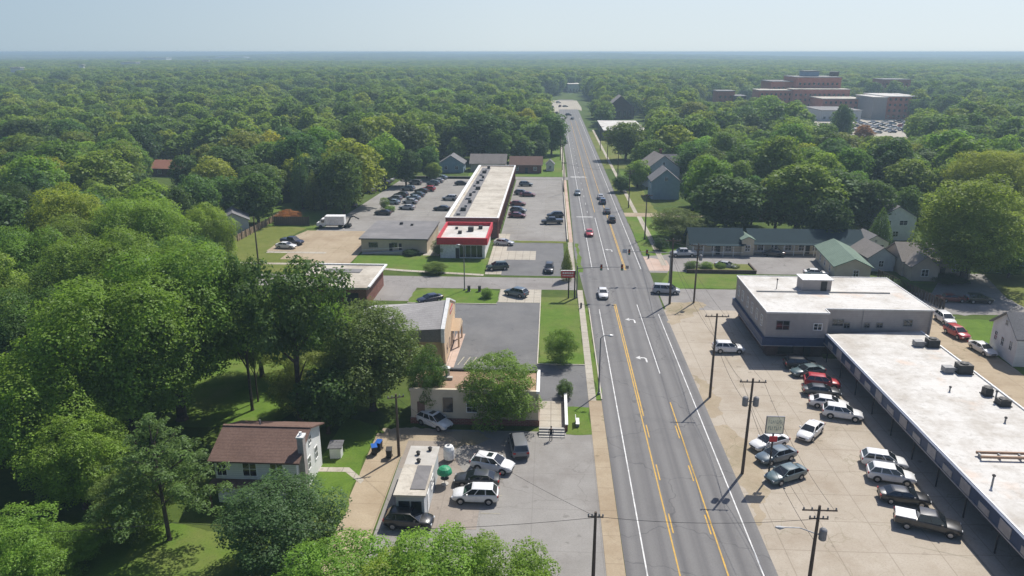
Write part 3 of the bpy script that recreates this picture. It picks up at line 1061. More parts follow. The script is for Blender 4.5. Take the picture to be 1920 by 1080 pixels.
b = MB().extr([(xf + .372, 105.2, 2.7), (xf + .372, 109.6, 2.7), (xf + .372, 107.4, 4.0)], (1.3, 0, 0))
b.build('porch_roof', M['peach'], Fb, off)
for y in (105.4, 109.4):
    MB().box(xf + 1.35, y - .12, 0, xf + 1.6, y + .12, 2.69).build('post', M['peach'], Fb, off)
MB().box(xf + .372, 106.9, .05, xf + .42, 108.4, 2.3).build('door', M['glass'], Fb, off)
for y in (100.2, 102.6):
    MB().box(xf + .372, y, 1.0, xf + .41, y + 1.0, 2.4).build('window', M['glass'], Fb, off)
for x in (-19, -23):
    window(Fb, (x, 98.9, 2.2), 1.0, 1.6, '-y', off, 'shbrown')
MB().lathe([(.25, 5.6), (.25, 6.4), (.1, 6.5)], 10, (-26, 101)).build('vent', M['darkmetal'], Fb, off)
sheet('pavement', [(-14.6, 97.6), (-13.4, 97.6), (-13.2, 111), (-14.6, 111)], .05, M['pink'])

# ------------------------------------------------------------------ G: grey-roofed cream shop
off = (-35, 168, 0)
Gb = empty('low_shop', off, 0, 'low cream shop with dark grey flat roof and a ramp in front', 'shop')
MB().box(-42.1, 160.4, 0, -27.3, 178, 3.1).build('wall', M['cream'], Gb, off)
MB().box(-42.5, 159.9, 3.1, -27.0, 178.4, 3.4).build('roof', M['roofg'], Gb, off)
MB().box(-36, 174, 3.402, -35.3, 174.8, 3.9).box(-33.2, 173, 3.402, -32.6, 173.6, 3.8).build('roof_vents', M['darkmetal'], Gb, off)
for x, wd in ((-39.4, 1.9), (-34.6, 1.1)):
    window(Gb, (x, 160.4, 1.8), wd, 1.0, '-y', off, 'greymetal')
MB().box(-35.8, 160.33, .1, -35.1, 160.398, 2.2).box(-33.6, 160.33, .1, -33.0, 160.398, 2.2).build('door', M['black'], Gb, off)
MB().extr([(-41.8, 158.7, .1), (-33.5, 158.7, .1), (-33.5, 158.7, .75)], (0, 1.3, 0)).box(-33.5, 158.7, .1, -32.6, 160.3, .75).build('ramp', M['concwall'], Gb, off)
MB().tube([(-41.8, 158.75, 1.0), (-33.5, 158.75, 1.65), (-32.6, 158.75, 1.65)], .04, 6).build('handrail', M['white'], Gb, off)
# ------------------------------------------------------------------ H: red-fascia shop
off = (-18.7, 164, 0)
Hb = empty('corner_shop', off, 0, 'small shop with bright red fascia band and white roof', 'shop')
MB().box(-23.8, 156.6, 0, -14.0, 171.8, 3.2).build('wall', M['white'], Hb, off)
b = MB()
b.box(-24.4, 156.0, 3.2, -13.4, 156.4, 4.7).box(-24.4, 156.4, 3.2, -24.0, 172, 4.7).box(-13.8, 156.4, 3.2, -13.4, 172, 4.7).box(-24.0, 171.6, 3.2, -13.8, 172, 4.7)
b.build('fascia', M['redfascia'], Hb, off)
rf = MB().box(-24.0, 156.4, 3.6, -13.8, 171.6, 3.9).build('roof', M['roofw'], Hb, off)
for x, y, s in ((-20.2, 163.5, .8), (-18.0, 166, 1.2), (-21.5, 168, .6), (-16, 168.5, .9)):
    MB().box(x - s / 2, y - s / 2, 3.902, x + s / 2, y + s / 2, 3.9 + s * .8).build('roof_unit', M['darkmetal'], rf, off)
MB().box(-19.5, 156.53, .3, -14.6, 156.597, 2.9).build('shop_window', M['glass'], Hb, off)
b = MB()
for x in (-18.3, -17.1, -15.8):
    b.box(x, 156.48, .2, x + .08, 156.528, 3.0)
b.build('window_bars', M['white'], Hb, off)
MB().box(-20.4, 156.52, .05, -19.6, 156.598, 2.3).build('door', M['black'], Hb, off)
# ------------------------------------------------------------------ I: long brick building
off = (-18.6, 176, 0)
Ib = empty('long_brick_building', off, 0, 'long red-brick building with aged white flat roof between two parking lots', 'building')
MB().box(-24.7, 175.5, 0, -12.7, 261.5, 4.4).build('wall', M['brickd'], Ib, off)
b = MB().box(-25.1, 175.1, 4.0, -12.3, 175.5, 5.0).box(-25.1, 261.5, 4.0, -12.3, 261.9, 5.0).box(-25.1, 175.5, 4.0, -24.7, 261.5, 5.0).box(-12.7, 175.5, 4.0, -12.3, 261.5, 5.0)
b.build('parapet', M['brick'], Ib, off)
b = MB().box(-25.2, 175.0, 5.0, -12.2, 175.5, 5.12).box(-25.2, 261.5, 5.0, -12.2, 262, 5.12).box(-25.2, 175.5, 5.0, -24.3, 261.5, 5.12).box(-12.7, 175.5, 5.0, -12.2, 261.5, 5.12)
b.build('coping', M['white'], Ib, off)
rf = MB().box(-24.7, 175.5, 4.45, -12.7, 261.5, 4.7).build('roof', M['roofo'], Ib, off)
MB().box(-23.6, 178, 4.702, -20.6, 258, 4.78).build('walkway_strip', M['roofg'], rf, off)
for k in range(16):
    y = 179 + k * 5.1
    s = (.9, 1.3, .7)[k % 3]
    MB().box(-22.9 + (k % 4) * .4, y, 4.785, -22.9 + (k % 4) * .4 + s, y + s, 4.78 + .5 + .3 * (k % 2)).build('roof_unit', M['darkmetal'] if k % 2 else M['greymetal'], rf, off)
for k in range(17):
    y = 177 + k * 5
    MB().box(-12.66, y, .3, -12.6, y + 2.6, 3.4).build('window', M['glass'], Ib, off)
b = MB()
for k in range(18):
    y = 175.6 + k * 5
    b.box(-12.69, y, 0, -12.32, y + .6, 4.0)
b.build('pier', M['brick'], Ib, off)

# ------------------------------------------------------------------ J: motel with dark green roofs, pale green wing
mot = [('motel range with dark green hipped roof and white porch rail, nearest the road', 37, 166, 11, 7, 2.8, 5.2), ('long motel range with dark green roof behind the grey lot', 57, 167.5, 24, 7, 2.8, 4.8)]
for i, (lb, x, y, L, W, he, hr) in enumerate(mot):
    r = gable_house(lb, x, y, L, W, he, hr, 'x', 0, 'cream', 'shgreen', tuple(('-y', -L / 2 + 2 + k * 3, 1.5, 1.3, 1.3) for k in range(int(L / 3))), .7, cat='motel', name='motel_range', door=('-y', .3, .9, 2.1))
    q = MB()
    for k in range(int(L / 2.2)):
        q.box(-L / 2 + k * 2.2, -W / 2 - 1.5, 0, -L / 2 + k * 2.2 + .12, -W / 2 - 1.38, 2.4)
    q.build('porch_post', M['white'], r)
    MB().extr([(-L / 2, -W / 2 - 1.7, 2.4), (L / 2, -W / 2 - 1.7, 2.4), (L / 2, -W / 2 - .7, 2.62), (-L / 2, -W / 2 - .7, 2.62)], (0, 0, .08)).build('porch_roof', M['shgreen'], r)
    MB().box(-L / 2, -W / 2 - 1.5, .9, L / 2, -W / 2 - 1.42, .98).build('porch_rail', M['white'], r)
gable_house('pale block with flat front joining the two green-roofed motel ranges', 43.6, 164.5, 2.6, 5, 3.6, 4.2, 'y', 0, 'cream', 'shpalegreen', (('-y', 0, 1.7, 1.0, 1.3),), .3, cat='motel', name='motel_office')
gable_house('narrow white wing with faded green roof beside the motel lot', 60.2, 151.5, 6.6, 16, 3.0, 4.5, 'y', R(-6), 'cream', 'shpalegreen', (('-y', .6, 1.6, .9, 1.3), ('-x', -4, 1.5, 1, 1.2), ('-x', 0, 1.5, 1, 1.2), ('-x', 4, 1.5, 1, 1.2)), .5, cat='motel', name='motel_wing')

# ------------------------------------------------------------------ houses
gable_house('white gabled house with grey roof beside the alley', 71.5, 105.4, 9.5, 7.2, 4.4, 6.9, 'x', R(-4), 'wsiding', 'shgrey', (('-x', 0, 5.4, .6, .8), ('-x', -2.1, 2.6, .7, 1.3), ('-x', .2, 2.4, .7, 1.3), ('-x', 2.2, 2.6, .7, 1.3), ('-y', -2.5, 2.4, .8, 1.2), ('-y', 1.5, 2.4, .8, 1.2)), .45, (2, 0, 8), door=('-y', -.4, .9, 2.1))
gable_house('small white garage with brown roof in front of the white gabled house', 71.6, 92.5, 7.5, 6, 2.7, 4.2, 'x', R(-4), 'wsiding', 'shtaupe', (('-x', 0, 1.5, .8, .9),), .4, cat='garage', name='garage')
gable_house('beige bungalow with taupe roof behind the fence', 77.5, 152, 13, 9, 3.2, 5.8, 'x', R(-3), 'tsiding', 'shtaupe', (('-y', -4.3, 1.6, .9, 1.3), ('-y', -1, 1.7, 1.0, 1.3), ('-y', 3.6, 1.7, 1.4, 1.2), ('-x', 0, 1.7, .9, 1.2)), .5, (3, .6, 6.8), door=('-y', 1.2, .95, 2.1))
q = gable_house('beige front gable with taupe roof standing against the beige bungalow', 73.6, 146.5, 5, 4.5, 3.0, 5.0, 'y', R(-3), 'tsiding', 'shtaupe', (('-y', 0, 1.7, 1.2, 1.3),), .4, name='house')
gable_house('small grey-roofed house between the green wing and the beige bungalow', 67.6, 155, 5.5, 8, 3.0, 4.9, 'y', R(4), 'gryside', 'shtaupe', (('-y', 0, 1.6, .9, 1.2),), .4)
gable_house('tall white house with grey roof among trees behind the beige bungalow', 82, 183, 9, 10, 5.6, 8.2, 'y', R(3), 'wsiding', 'shgrey', (('-y', -2, 4.3, 1.0, 1.0), ('-y', 1.5, 4.3, 1.8, 1.0), ('-y', 0, 1.6, 1.2, 1.2)), .4)
gable_house('small white garage with dark door behind the motel', 72, 168, 6, 6, 2.6, 4.2, 'y', R(5), 'wsiding', 'shgrey', (('-y', 0, 3.0, .6, .5),), .4, cat='garage', name='garage', door=('-y', .6, 2.6, 2.0))
gable_house('pale blue cottage half hidden behind the big tree on the right', 98, 160, 8, 8, 3.2, 5.2, 'x', 0, 'gryside', 'shtaupe', (('-y', -1.5, 1.6, 1.2, 1.2), ('-y', 2, 1.6, 1.2, 1.2)), .4)
gable_house('blue-grey gabled house facing the road junction', 35.0, 232, 8.4, 9, 5.6, 9.0, 'y', 0, 'bsiding', 'shgrey', (('-x', -1, 3.6, .9, 1.3), ('-x', 2, 3.6, .9, 1.3), ('-y', 0, 6.3, .8, 1.0)), .4)
gable_house('pale house with many grey roofs behind the blue gabled house', 36.5, 256, 11, 12, 6.2, 10.2, 'y', R(8), 'gryside', 'shtaupe', (('-y', -2.6, 4.4, 1, 1.4), ('-y', 2.6, 4.4, 1, 1.4), ('-y', 0, 7.6, .8, 1.1)), .5, (1, 2, 11.5))
gable_house('white dormered house with steep roof beside the pale many-roofed house', 42.5, 262, 8, 8, 6.0, 9.2, 'x', 0, 'wsiding', 'shgrey', (('-y', -2, 4.6, 1, 1.3), ('-y', 2, 4.6, 1, 1.3)), .5)
gable_house('dark blue bungalow at the far end of the left parking lot', -37.0, 281, 9, 8, 3.4, 6.2, 'y', 0, 'bsiding', 'shgrey', (('-y', -2, 1.8, 1, 1.2), ('-y', 2, 1.8, 1, 1.2)), .5)
gable_house('grey-roofed bungalow behind the long brick building', -23.5, 284, 13, 9, 3.2, 6.0, 'x', 0, 'tsiding', 'shtaupe', (('-y', -3, 1.7, 1.2, 1.2), ('-y', 3, 1.7, 1.2, 1.2)), .5)
gable_house('red-brick bungalow with brown roof on the lawn by the road', -9.2, 281, 11.5, 8.5, 3.2, 5.6, 'x', 0, 'brick', 'shbrown', (('-y', -3.4, 1.7, 1.2, 1.2), ('-y', 3.4, 1.7, 1.2, 1.2)), .5, door=('-y', .2, 1.0, 2.1))
gable_house('tiny white shed beside the red-brick bungalow', -.2, 285, 3, 4.5, 2.5, 3.9, 'y', 0, 'wsiding', 'shgrey', (('-y', 0, 1.4, .8, 1.0),), .3, cat='shed', name='garden_shed')
gable_house('house with orange-red roof deep in the left woods', -137.6, 267, 13, 9, 3.0, 5.2, 'x', R(-6), 'brickd', 'shred', (('-y', -3, 1.6, 1.2, 1.2), ('-y', 3, 1.6, 1.2, 1.2)), .6)
gable_house('long house with dark brown roof behind the orange-red roofed one', -158, 315, 24, 10, 3.2, 5.6, 'x', R(-4), 'brickd', 'shtaupe', (('-y', -6, 1.6, 1.2, 1.2), ('-y', 5, 1.6, 1.2, 1.2)), .6)
gable_house('white garden shed with grey roof beside the wooden fence', -79.0, 179, 7, 8, 3.6, 5.4, 'y', R(24), 'gryside', 'shgrey', (('-y', 0, 1.8, .8, .9),), .4, cat='shed', name='garden_shed')
gable_house('house with grey roof glimpsed between dark trees behind the motel', 55, 203, 8, 8, 3.4, 6.2, 'x', 0, 'tsiding', 'shtaupe', (('-y', 0, 1.8, 1.2, 1.2),), .5)
gable_house('white house glimpsed at the right edge behind the pale blue cottage', 112, 178, 9, 8, 3.6, 6.0, 'x', 0, 'wsiding', 'shgrey', (('-y', 0, 1.8, 1.2, 1.2),), .5)
gable_house('large house with steep brown roof and white porch columns beside the far road', 46, 523, 18, 18, 7.5, 15, 'y', 0, 'brickd', 'shtaupe', tuple(('-y', -6 + k * 3, 3.5, 1.6, 4.2) for k in range(5)), .8, simple=True, cat='hall', name='columned_hall')
q = MB()

# car wash with patchy roof, left of side street
off = (-38, 129, 0)
K_ = empty('car_wash', off, 0, 'low red-walled building with patchy white roof half behind trees', 'building')
MB().box(-44.5, 122.5, 0, -31.8, 136.0, 3.6).build('wall', M['brick'], K_, off)
MB().box(-45, 122, 3.6, -31.3, 136.5, 3.95).build('roof', M['roofo'], K_, off)
MB().box(-31.4, 122, 3.952, -31.0, 136.5, 4.2).box(-45, 136.1, 3.952, -31.4, 136.5, 4.2).build('roof_edge', M['white'], K_, off)
MB().box(-43, 125, 3.952, -37, 128, 4.05).box(-42, 131, 3.952, -35, 133.4, 4.05).build('roof_patch', M['roofg'], K_, off)
for x in (-42, -38, -34.5):
    MB().box(x - 1.3, 122.42, .1, x + 1.3, 122.498, 2.8).build('door', M['black'], K_, off)
# long dark building with white roof by the far road
off = (36, 415, 0)
Lb = empty('roadside_hall', off, 0, 'long dark building with bright white flat roof beside the far road', 'building')
MB().box(27, 388, 0, 48, 444, 4.7).build('wall', M['shgrey'], Lb, off)
MB().box(26.5, 387.5, 4.7, 48.5, 444.5, 5.0).build('roof', M['roofw'], Lb, off)
MB().box(36, 410, 5.002, 39, 413, 6.2).build('roof_unit', M['darkmetal'], Lb, off)
for k in range(8):
    MB().box(26.93, 391 + k * 6.4, 1, 26.998, 394 + k * 6.4, 3).build('window', M['glass'], Lb, off)
# far white box
off = (24, 856, 0)
Wb = empty('distant_white_building', off, 0, 'plain white building rising over the trees where the road ends', 'building')
MB().box(17.5, 850, 0, 29.5, 925, 9).build('wall', M['white'], Wb, off)
MB().box(17, 849.5, 9, 30, 925.5, 9.4).build('roof', M['roofw'], Wb, off)
for x in (19.5, 23, 26.5):
    MB().box(x, 849.94, 1, x + 1.6, 849.998, 4).build('window', M['glass'], Wb, off)

# ------------------------------------------------------------------ hospital complex


def block(root, off, x0, y0, x1, y1, z0, z1, wall, roof='roofo', name='wing', win=True):
    o = MB().box(x0, y0, z0, x1, y1, z1).build(name, M[wall], root, off)
    MB().box(x0 - .5, y0 - .5, z1, x1 + .5, y1 + .5, z1 + .5).build('roof', M[roof], o, off)
    if win and z1 - z0 > 2.9:
        b = MB()
        nf = int((z1 - z0) / 3.6)
        for k in range(nf):
            zz = z0 + 1.3 + k * 3.6
            x = x0 + 1.5
            while x < x1 - 2:
                b.box(x, y0 - .12, zz, x + 1.5, y0 - .005, zz + 1.6)
                x += 3.4
        if b.v:
            b.build('window_row', M['glass'], o, off)
    return o


off = (185, 590, 0)
Hs = empty('hospital', off, 0, 'large red-brick hospital with stepped roofline beyond the woods', 'hospital')
hk = lambda u, z, y: (lambda a: a)(u)
def ux(u, y):
    """x of a vertical seen at column u, at distance y"""
    d = [FWD[i] + (u - 960) / F * RIG[i] for i in range(3)]
    return y * d[0] / d[1]
block(Hs, off, ux(1452, 590), 590, ux(1528, 590), 625, 0, 24.5, 'hbrick', 'roofg', 'main_block')
block(Hs, off, ux(1408, 600), 600, ux(1451.5, 600), 630, 0, 21, 'hbrick', 'roofg')
block(Hs, off, ux(1388, 580), 580, ux(1446, 580), 599.5, 0, 15.5, 'hbrick')
block(Hs, off, ux(1447, 574), 574, ux(1545, 574), 589.5, 0, 16.5, 'hbrick')
block(Hs, off, ux(1464, 604), 604, ux(1488, 604), 618, 25.1, 28.6, 'bsiding', 'roofg', 'plant_room', False)
block(Hs, off, ux(1512, 606), 606, ux(1522, 606), 614, 25.1, 28, 'brickd', 'roofg', 'plant_room', False)
block(Hs, off, ux(1500, 545), 545, ux(1572, 545), 572, 0, 11.5, 'hbrick', 'roofo')
block(Hs, off, ux(1573, 540), 540, ux(1600, 540), 572, 0, 9, 'hbrick', 'roofg')
block(Hs, off, ux(1500, 505), 505, ux(1570, 505), 540, 0, 6.5, 'gryside', 'roofg')
H2 = empty('clinic_block', (235, 520, 0), 0, 'pinkish clinic block with white roof slab beside the crowded far car park', 'clinic')
block(H2, (235, 520, 0), ux(1588, 520), 520, ux(1612, 520), 550, 0, 14, 'gsiding', 'roofw', 'stair_tower', False)
block(H2, (235, 520, 0), ux(1612.5, 520), 521, ux(1655, 520), 560, 0, 14.5, 'hbrick', 'roofw', 'main_block')
block(H2, (235, 520, 0), ux(1655.5, 520), 524, ux(1672, 520), 558, 0, 14.5, 'shgrey', 'roofw', 'wing')
H3 = empty('brick_block', (260, 680, 0), 0, 'red-brick block behind the clinic with a hipped parapet', 'building')
block(H3, (260, 680, 0), ux(1602, 680), 680, ux(1648, 680), 705, 0, 20, 'hbrick', 'roofg', 'main_block')
H4 = empty('brick_house', (115, 545, 0), 0, 'small red-brick house with pale front left of the hospital', 'building')
block(H4, (115, 545, 0), ux(1316, 545), 545, ux(1346, 545), 560, 0, 16.5, 'hbrick', 'roofg', 'main_block')
block(H4, (115, 545, 0), ux(1347, 540), 540, ux(1366, 540), 555, 0, 13.5, 'brickd', 'roofg', 'wing')
H5 = empty('white_annex', (140, 470, 0), 0, 'low white building in the trees in front of the hospital', 'building')
block(H5, (140, 470, 0), ux(1372, 470), 470, ux(1402, 470), 490, 0, 10.5, 'white', 'roofw', 'main_block')

# pale specks of town on the left horizon
for i, (u, v, ww, hh, lb) in enumerate(((151, 121, 9, 7, 'white warehouse, leftmost speck on the hazy left horizon'), (290, 108, 44, 6, 'widest pale warehouse on the hazy left horizon'), (430, 106, 56, 5, 'long white shed right of the widest pale warehouse on the horizon'), (500, 101, 7, 12, 'small tower block on the hazy left horizon'), (240, 116, 30, 5, 'grey-white shed low on the hazy left horizon'), (1108, 104, 20, 6, 'white building on the horizon right of the road end'), (28, 126, 20, 6, 'pale shed at the left edge of the hazy horizon'), (385, 113, 12, 6, 'small white block on the horizon near the long white shed'))):
    z = 20 + hh * .8
    x, y = G(u, v, z)
    L = ww * y / 1468
    r = empty('distant_warehouse', (x, y, 0), 0, lb, 'warehouse')
    MB().box(-L / 2, 0, 0, L / 2, L * .5, z - 1).build('wall', M['white'], r)
    MB().box(-L / 2 - 1, -1, z - 1, L / 2 + 1, L * .5 + 1, z).build('roof', M['roofw'], r)
# ------------------------------------------------------------------ CARS (front along +X)
SPEC = {
    'sedan': dict(L=4.75, W=.91, H=1.45, st=[(-1, .46, .80, .74), (-.965, .3, 1.0, .86), (-.80, .24, 1.05, .96), (-.4, .22, 1.02, 1), (.1, .22, .99, 1), (.42, .22, .97, .985), (.8, .24, .86, .93), (.95, .3, .74, .83), (1, .42, .62, .72)],
                  cab=(-1.95, -1.15, .22, 1.15), belt=.98, wb=(-1.36, 1.42), nwin=2),
    'suv': dict(L=4.65, W=.95, H=1.7, st=[(-1, .5, .98, .8), (-.975, .36, 1.1, .9), (-.85, .3, 1.13, .97), (-.4, .28, 1.13, 1), (.1, .28, 1.1, 1), (.42, .28, 1.07, .985), (.72, .3, 1.0, .95), (.9, .36, .9, .88), (.97, .42, .78, .8), (1, .48, .66, .7)],
                cab=(-2.22, -1.72, .28, 1.2), belt=1.09, wb=(-1.38, 1.42), nwin=3),
    'van': dict(L=5.05, W=.98, H=1.80, st=[(-1, .46, 1.0, .86), (-.975, .33, 1.12, .94), (-.8, .27, 1.12, .99), (-.3, .25, 1.1, 1), (.2, .25, 1.08, 1), (.55, .25, 1.02, .98), (.82, .28, .92, .93), (.95, .34, .8, .84), (1, .44, .66, .74)],
                cab=(-2.46, -2.2, .75, 1.75), belt=1.07, wb=(-1.5, 1.55), nwin=3),
    'pickup': dict(L=5.7, W=.98, H=1.86, st=[(-1, .62, 1.08, .95), (-.985, .5, 1.18, .99), (-.7, .42, 1.2, 1), (-.3, .4, 1.2, 1), (.1, .4, 1.17, 1), (.45, .4, 1.14, .99), (.82, .42, 1.06, .96), (.96, .46, .96, .9), (1, .54, .8, .82)],
                   cab=(-.98, -.78, .72, 1.5), belt=1.16, wb=(-1.75, 1.85), nwin=2),
}


def car_geo(kind, get, rimget):
    """write every part of a car through get(part name) -> MB"""
    s = SPEC[kind]
    hl, W, H = s['L'] / 2, s['W'], s['H']
    b = get('body')
    rings = []
    for fx, zb, zt, fw in s['st']:
        w_ = W * fw
        half = [(w_ * .86, zb), (w_ * .98, zb + .12), (w_, (zb + zt) / 2 + .1), (w_ * .955, zt - .07), (w_ * .82, zt)]
        rings.append([(fx * hl, y, z) for y, z in half] + [(fx * hl, 0, zt + .025)] + [(fx * hl, -y, z) for y, z in half[::-1]])
    n = len(rings[0])
    vs = [p for r_ in rings for p in r_]
    fs = []
    for i in range(len(rings) - 1):
        for k in range(n):
            fs.append((i * n + k, i * n + (k + 1) % n, (i + 1) * n + (k + 1) % n, (i + 1) * n + k))
    fs.append(tuple(range(n - 1, -1, -1)))
    m = (len(rings) - 1) * n
    fs.append(tuple(range(m, m + n)))
    b.add(vs, fs)
    x0, x1, x2, x3 = s['cab']
    zb = s['belt']
    wb, wt = W * .90, W * .70
    B4 = [(x0, -wb, zb), (x3, -wb, zb), (x3, wb, zb), (x0, wb, zb)]
    T4 = [(x1, -wt, H - .04), (x2, -wt, H - .04), (x2, wt, H - .04), (x1, wt, H - .04)]
    R4 = [(x1 + .18, -wt * .7, H), (x2 - .22, -wt * .7, H), (x2 - .22, wt * .7, H), (x1 + .18, wt * .7, H)]
    b.add(B4 + T4 + R4, [(0, 1, 5, 4), (1, 2, 6, 5), (2, 3, 7, 6), (3, 0, 4, 7), (4, 5, 9, 8), (5, 6, 10, 9), (6, 7, 11, 10), (7, 4, 8, 11), (8, 9, 10, 11)])

    def pane(mb, a, b_, c, d, ins, lift=.012):
        a, b_, c, d = map(Vector, (a, b_, c, d))
        ce = (a + b_ + c + d) / 4
        nn = (b_ - a).cross(d - a).normalized()
        if nn.dot(ce - Vector(((x0 + x3) / 2, 0, zb))) < 0:
            nn = -nn
        q = []
        for p, hx, hy in ((a, b_, d), (b_, a, c), (c, d, b_), (d, c, a)):
            e1, e2 = (hx - p), (hy - p)
            q.append(p + e1.normalized() * ins + e2.normalized() * ins + nn * lift)
        mb.add(q, [(0, 1, 2, 3)])
    pane(get('windshield'), B4[1], B4[2], T4[2], T4[1], .06)
    pane(get('rear_window'), B4[3], B4[0], T4[0], T4[3], .09)
    for sy in (0, 1):
        mb = get('side_window')
        if sy == 0:
            p0, p1, q1, q0 = map(Vector, (B4[0], B4[1], T4[1], T4[0]))
        else:
            p0, p1, q1, q0 = map(Vector, (B4[3], B4[2], T4[2], T4[3]))
        nw = s['nwin']
        for k in range(nw):
            a, c = k / nw, (k + 1) / nw
            pane(mb, p0.lerp(p1, a), p0.lerp(p1, c), q0.lerp(q1, c), q0.lerp(q1, a), .055)
    for sy in (-1, 1):
        h = get('headlight')
        fx = s['st'][-2][0] * hl
        zt = s['st'][-2][2]
        y0, y1 = sorted((sy * W * .5, sy * W * .78))
        h.box(fx - .12, y0, zt - .2, fx + .075, y1, zt - .04)
        h = get('taillight')
        rx = -hl
        zt = s['st'][1][2]
        y0, y1 = sorted((sy * W * .6, sy * W * .9))
        h.box(rx - .012, y0, zt - .28, rx + .12, y1, zt - .07)
        h = get('mirror')
        y0, y1 = sorted((sy * W * .93, sy * (W * .93 + .2)))
        h.box(x3 - .52, y0, zb - .02, x3 - .36, y1, zb + .15)
    g = get('grille')
    fx = hl
    g.box(fx - .1, -W * .42, .44, fx + .012, W * .42, .64)
    g = get('bumper')
    g.box(-hl - .02, -W * .7, .42, -hl + .1, W * .7, .58)
    if kind == 'pickup':
        t = get('bed_cover')
        t.box(-hl + .08, -W * .84, 1.19, x0 - .06, W * .84, 1.26)
    rw = .33 if kind in ('sedan', 'van') else .37
    for wx in s['wb']:
        for sy in (-1, 1):
            t = get('wheel')
            y1 = sy * (W + .015)
            y0 = sy * (W - .22)
            t.tube([(wx, y0, rw), (wx, y1 - sy * .02, rw), (wx, y1, rw)], [rw, rw, rw * .93], 16)
            q = rimget(t)
            if q is not None:
                q.tube([(wx, y1 - sy * .05, rw), (wx, y1 + sy * .012, rw)], [rw * .62, rw * .58], 12)
            a = get('wheel_arch')
            for k in range(9):
                t0, t1 = math.pi * k / 9, math.pi * (k + 1) / 9
                r0, r1 = rw * 1.0, rw * 1.2
                yy = sy * (W + .004)
                a.add([(wx + r0 * math.cos(t0), yy, rw + r0 * math.sin(t0)), (wx + r1 * math.cos(t0), yy, rw + r1 * math.sin(t0)), (wx + r1 * math.cos(t1), yy, rw + r1 * math.sin(t1)), (wx + r0 * math.cos(t1), yy, rw + r0 * math.sin(t1))], [(0, 1, 2, 3)])


PMAT = dict(body='paint', windshield='glass', rear_window='glass', side_window='glass', headlight='headlamp', taillight='taillamp', mirror='paint', grille='black', bumper='black', wheel='tyre', rim='rim', wheel_arch='black', bed_cover='paint', sunroof='glass')
CARPROTO, FARMESH = {}, {}
for kind in SPEC:
    parts = []   # (name, MB, rim MB)

    def get(nm):
        if nm in ('wheel_arch', 'grille', 'bumper') and parts and any(p[0] == nm for p in parts):
            return [p for p in parts if p[0] == nm][0][1]
        m = MB()
        parts.append([nm, m, None])
        return m

    def rimget(t):
        m = MB()
        [p for p in parts if p[1] is t][0][2] = m
        return m
    car_geo(kind, get, rimget)
    CARPROTO[kind] = [(nm, m.mesh(nm, M[PMAT[nm]], smooth=38 if nm in ('body', 'wheel') else 0), rm.mesh('rim', M['rim']) if rm else None) for nm, m, rm in parts]
    one = MB()
    order = ['paint', 'glass', 'tyre', 'headlamp', 'taillamp', 'black', 'rim']

    def get1(nm):
        one.cur = order.index(PMAT[nm])
        return one
    car_geo(kind, get1, lambda t: None)
    FARMESH[kind] = one.mesh('far_car', [M[o_] for o_ in order], smooth=38)

CC = dict(white=(.74, .74, .73), silver=(.42, .44, .46), grey=(.15, .155, .165), black=(.012, .013, .016), red=(.42, .02, .03), dkred=(.15, .012, .016), teal=(.09, .14, .15), blue=(.05, .09, .16), navy=(.018, .026, .06), green=(.03, .055, .04), slate=(.10, .14, .17), tan=(.32, .26, .19), dark=(.035, .04, .045), ltblue=(.25, .33, .4), burgundy=(.16, .03, .05))
NAME = {'sedan': 'parked_sedan', 'suv': 'parked_suv', 'van': 'parked_minivan', 'pickup': 'parked_pickup'}
CAT = {'sedan': 'car', 'suv': 'car', 'van': 'minivan', 'pickup': 'pickup truck'}


def near_car(kind, col, label, rear, front, group=None, L=None, name=None, sunroof=False, bedcol=None, z=0.03):
    a, b = Vector((*G(*rear, .8), 0)), Vector((*G(*front, .8), 0))
    c = (a + b) / 2
    hd = math.atan2(b.y - a.y, b.x - a.x)
    r = empty(name or NAME[kind], (c.x, c.y, z), hd, label, CAT[kind], group)
    for nm, me, rim in CARPROTO[kind]:
        o = link(nm, me, r)
        o.color = (*CC[bedcol if nm == 'bed_cover' and bedcol else col], 1)
        if rim:
            link('rim', rim, o)
    if sunroof:
        H = SPEC[kind]['H']
        MB().box(-.55, -.42, H + .003, .02, .42, H + .014).build('sunroof', M['glass'], r)
    return r


def far_car(kind, col, label, uv, hd, group=None, name=None, z=0.05):
    x, y = G(*uv, .7)
    o = link(name or NAME[kind], FARMESH[kind], None, (x, y, z))
    o.rotation_euler = (0, 0, hd)
    o.color = (*CC[col], 1)
    return tag(o, label, CAT[kind], group)


g1 = 'cars parked in front of the shop row'
near_car('pickup', 'black', 'black pickup with white bed cover in front of the shop row', (1683, 966), (1797, 990), g1, bedcol='white')
near_car('sedan', 'black', 'black sedan beside the pickup with the white bed cover', (1651, 922), (1741, 933), g1)
near_car('suv', 'white', 'white SUV between the black sedan and another white SUV', (1630, 882), (1712, 894), g1)
near_car('suv', 'white', 'white SUV tucked behind the white SUV next to the black sedan', (1618, 856), (1698, 867), g1)
near_car('suv', 'white', 'white SUV parked alone at the edge of the fascia shadow', (1545, 767), (1615, 777), g1)
near_car('sedan', 'white', 'white sedan half hidden behind the white SUV at the shadow edge', (1521, 748), (1588, 757), g1)
near_car('sedan', 'dark', 'dark grey sedan between the red SUV and the white sedan', (1510, 728), (1572, 733), g1)
near_car('suv', 'red', 'bright red SUV in the shop row parking', (1510, 711), (1574, 718), g1)
near_car('sedan', 'teal', 'grey-green sedan near the office block corner', (1547, 690), (1481, 696), g1)
near_car('suv', 'black', 'black SUV in the deep shadow of the office block', (1474, 680), (1530, 682), g1)
near_car('sedan', 'white', 'white sedan standing alone in the middle of the concrete lot', (1534, 792), (1505, 818), None)
g2 = 'cars parked nose to the road by the pole'
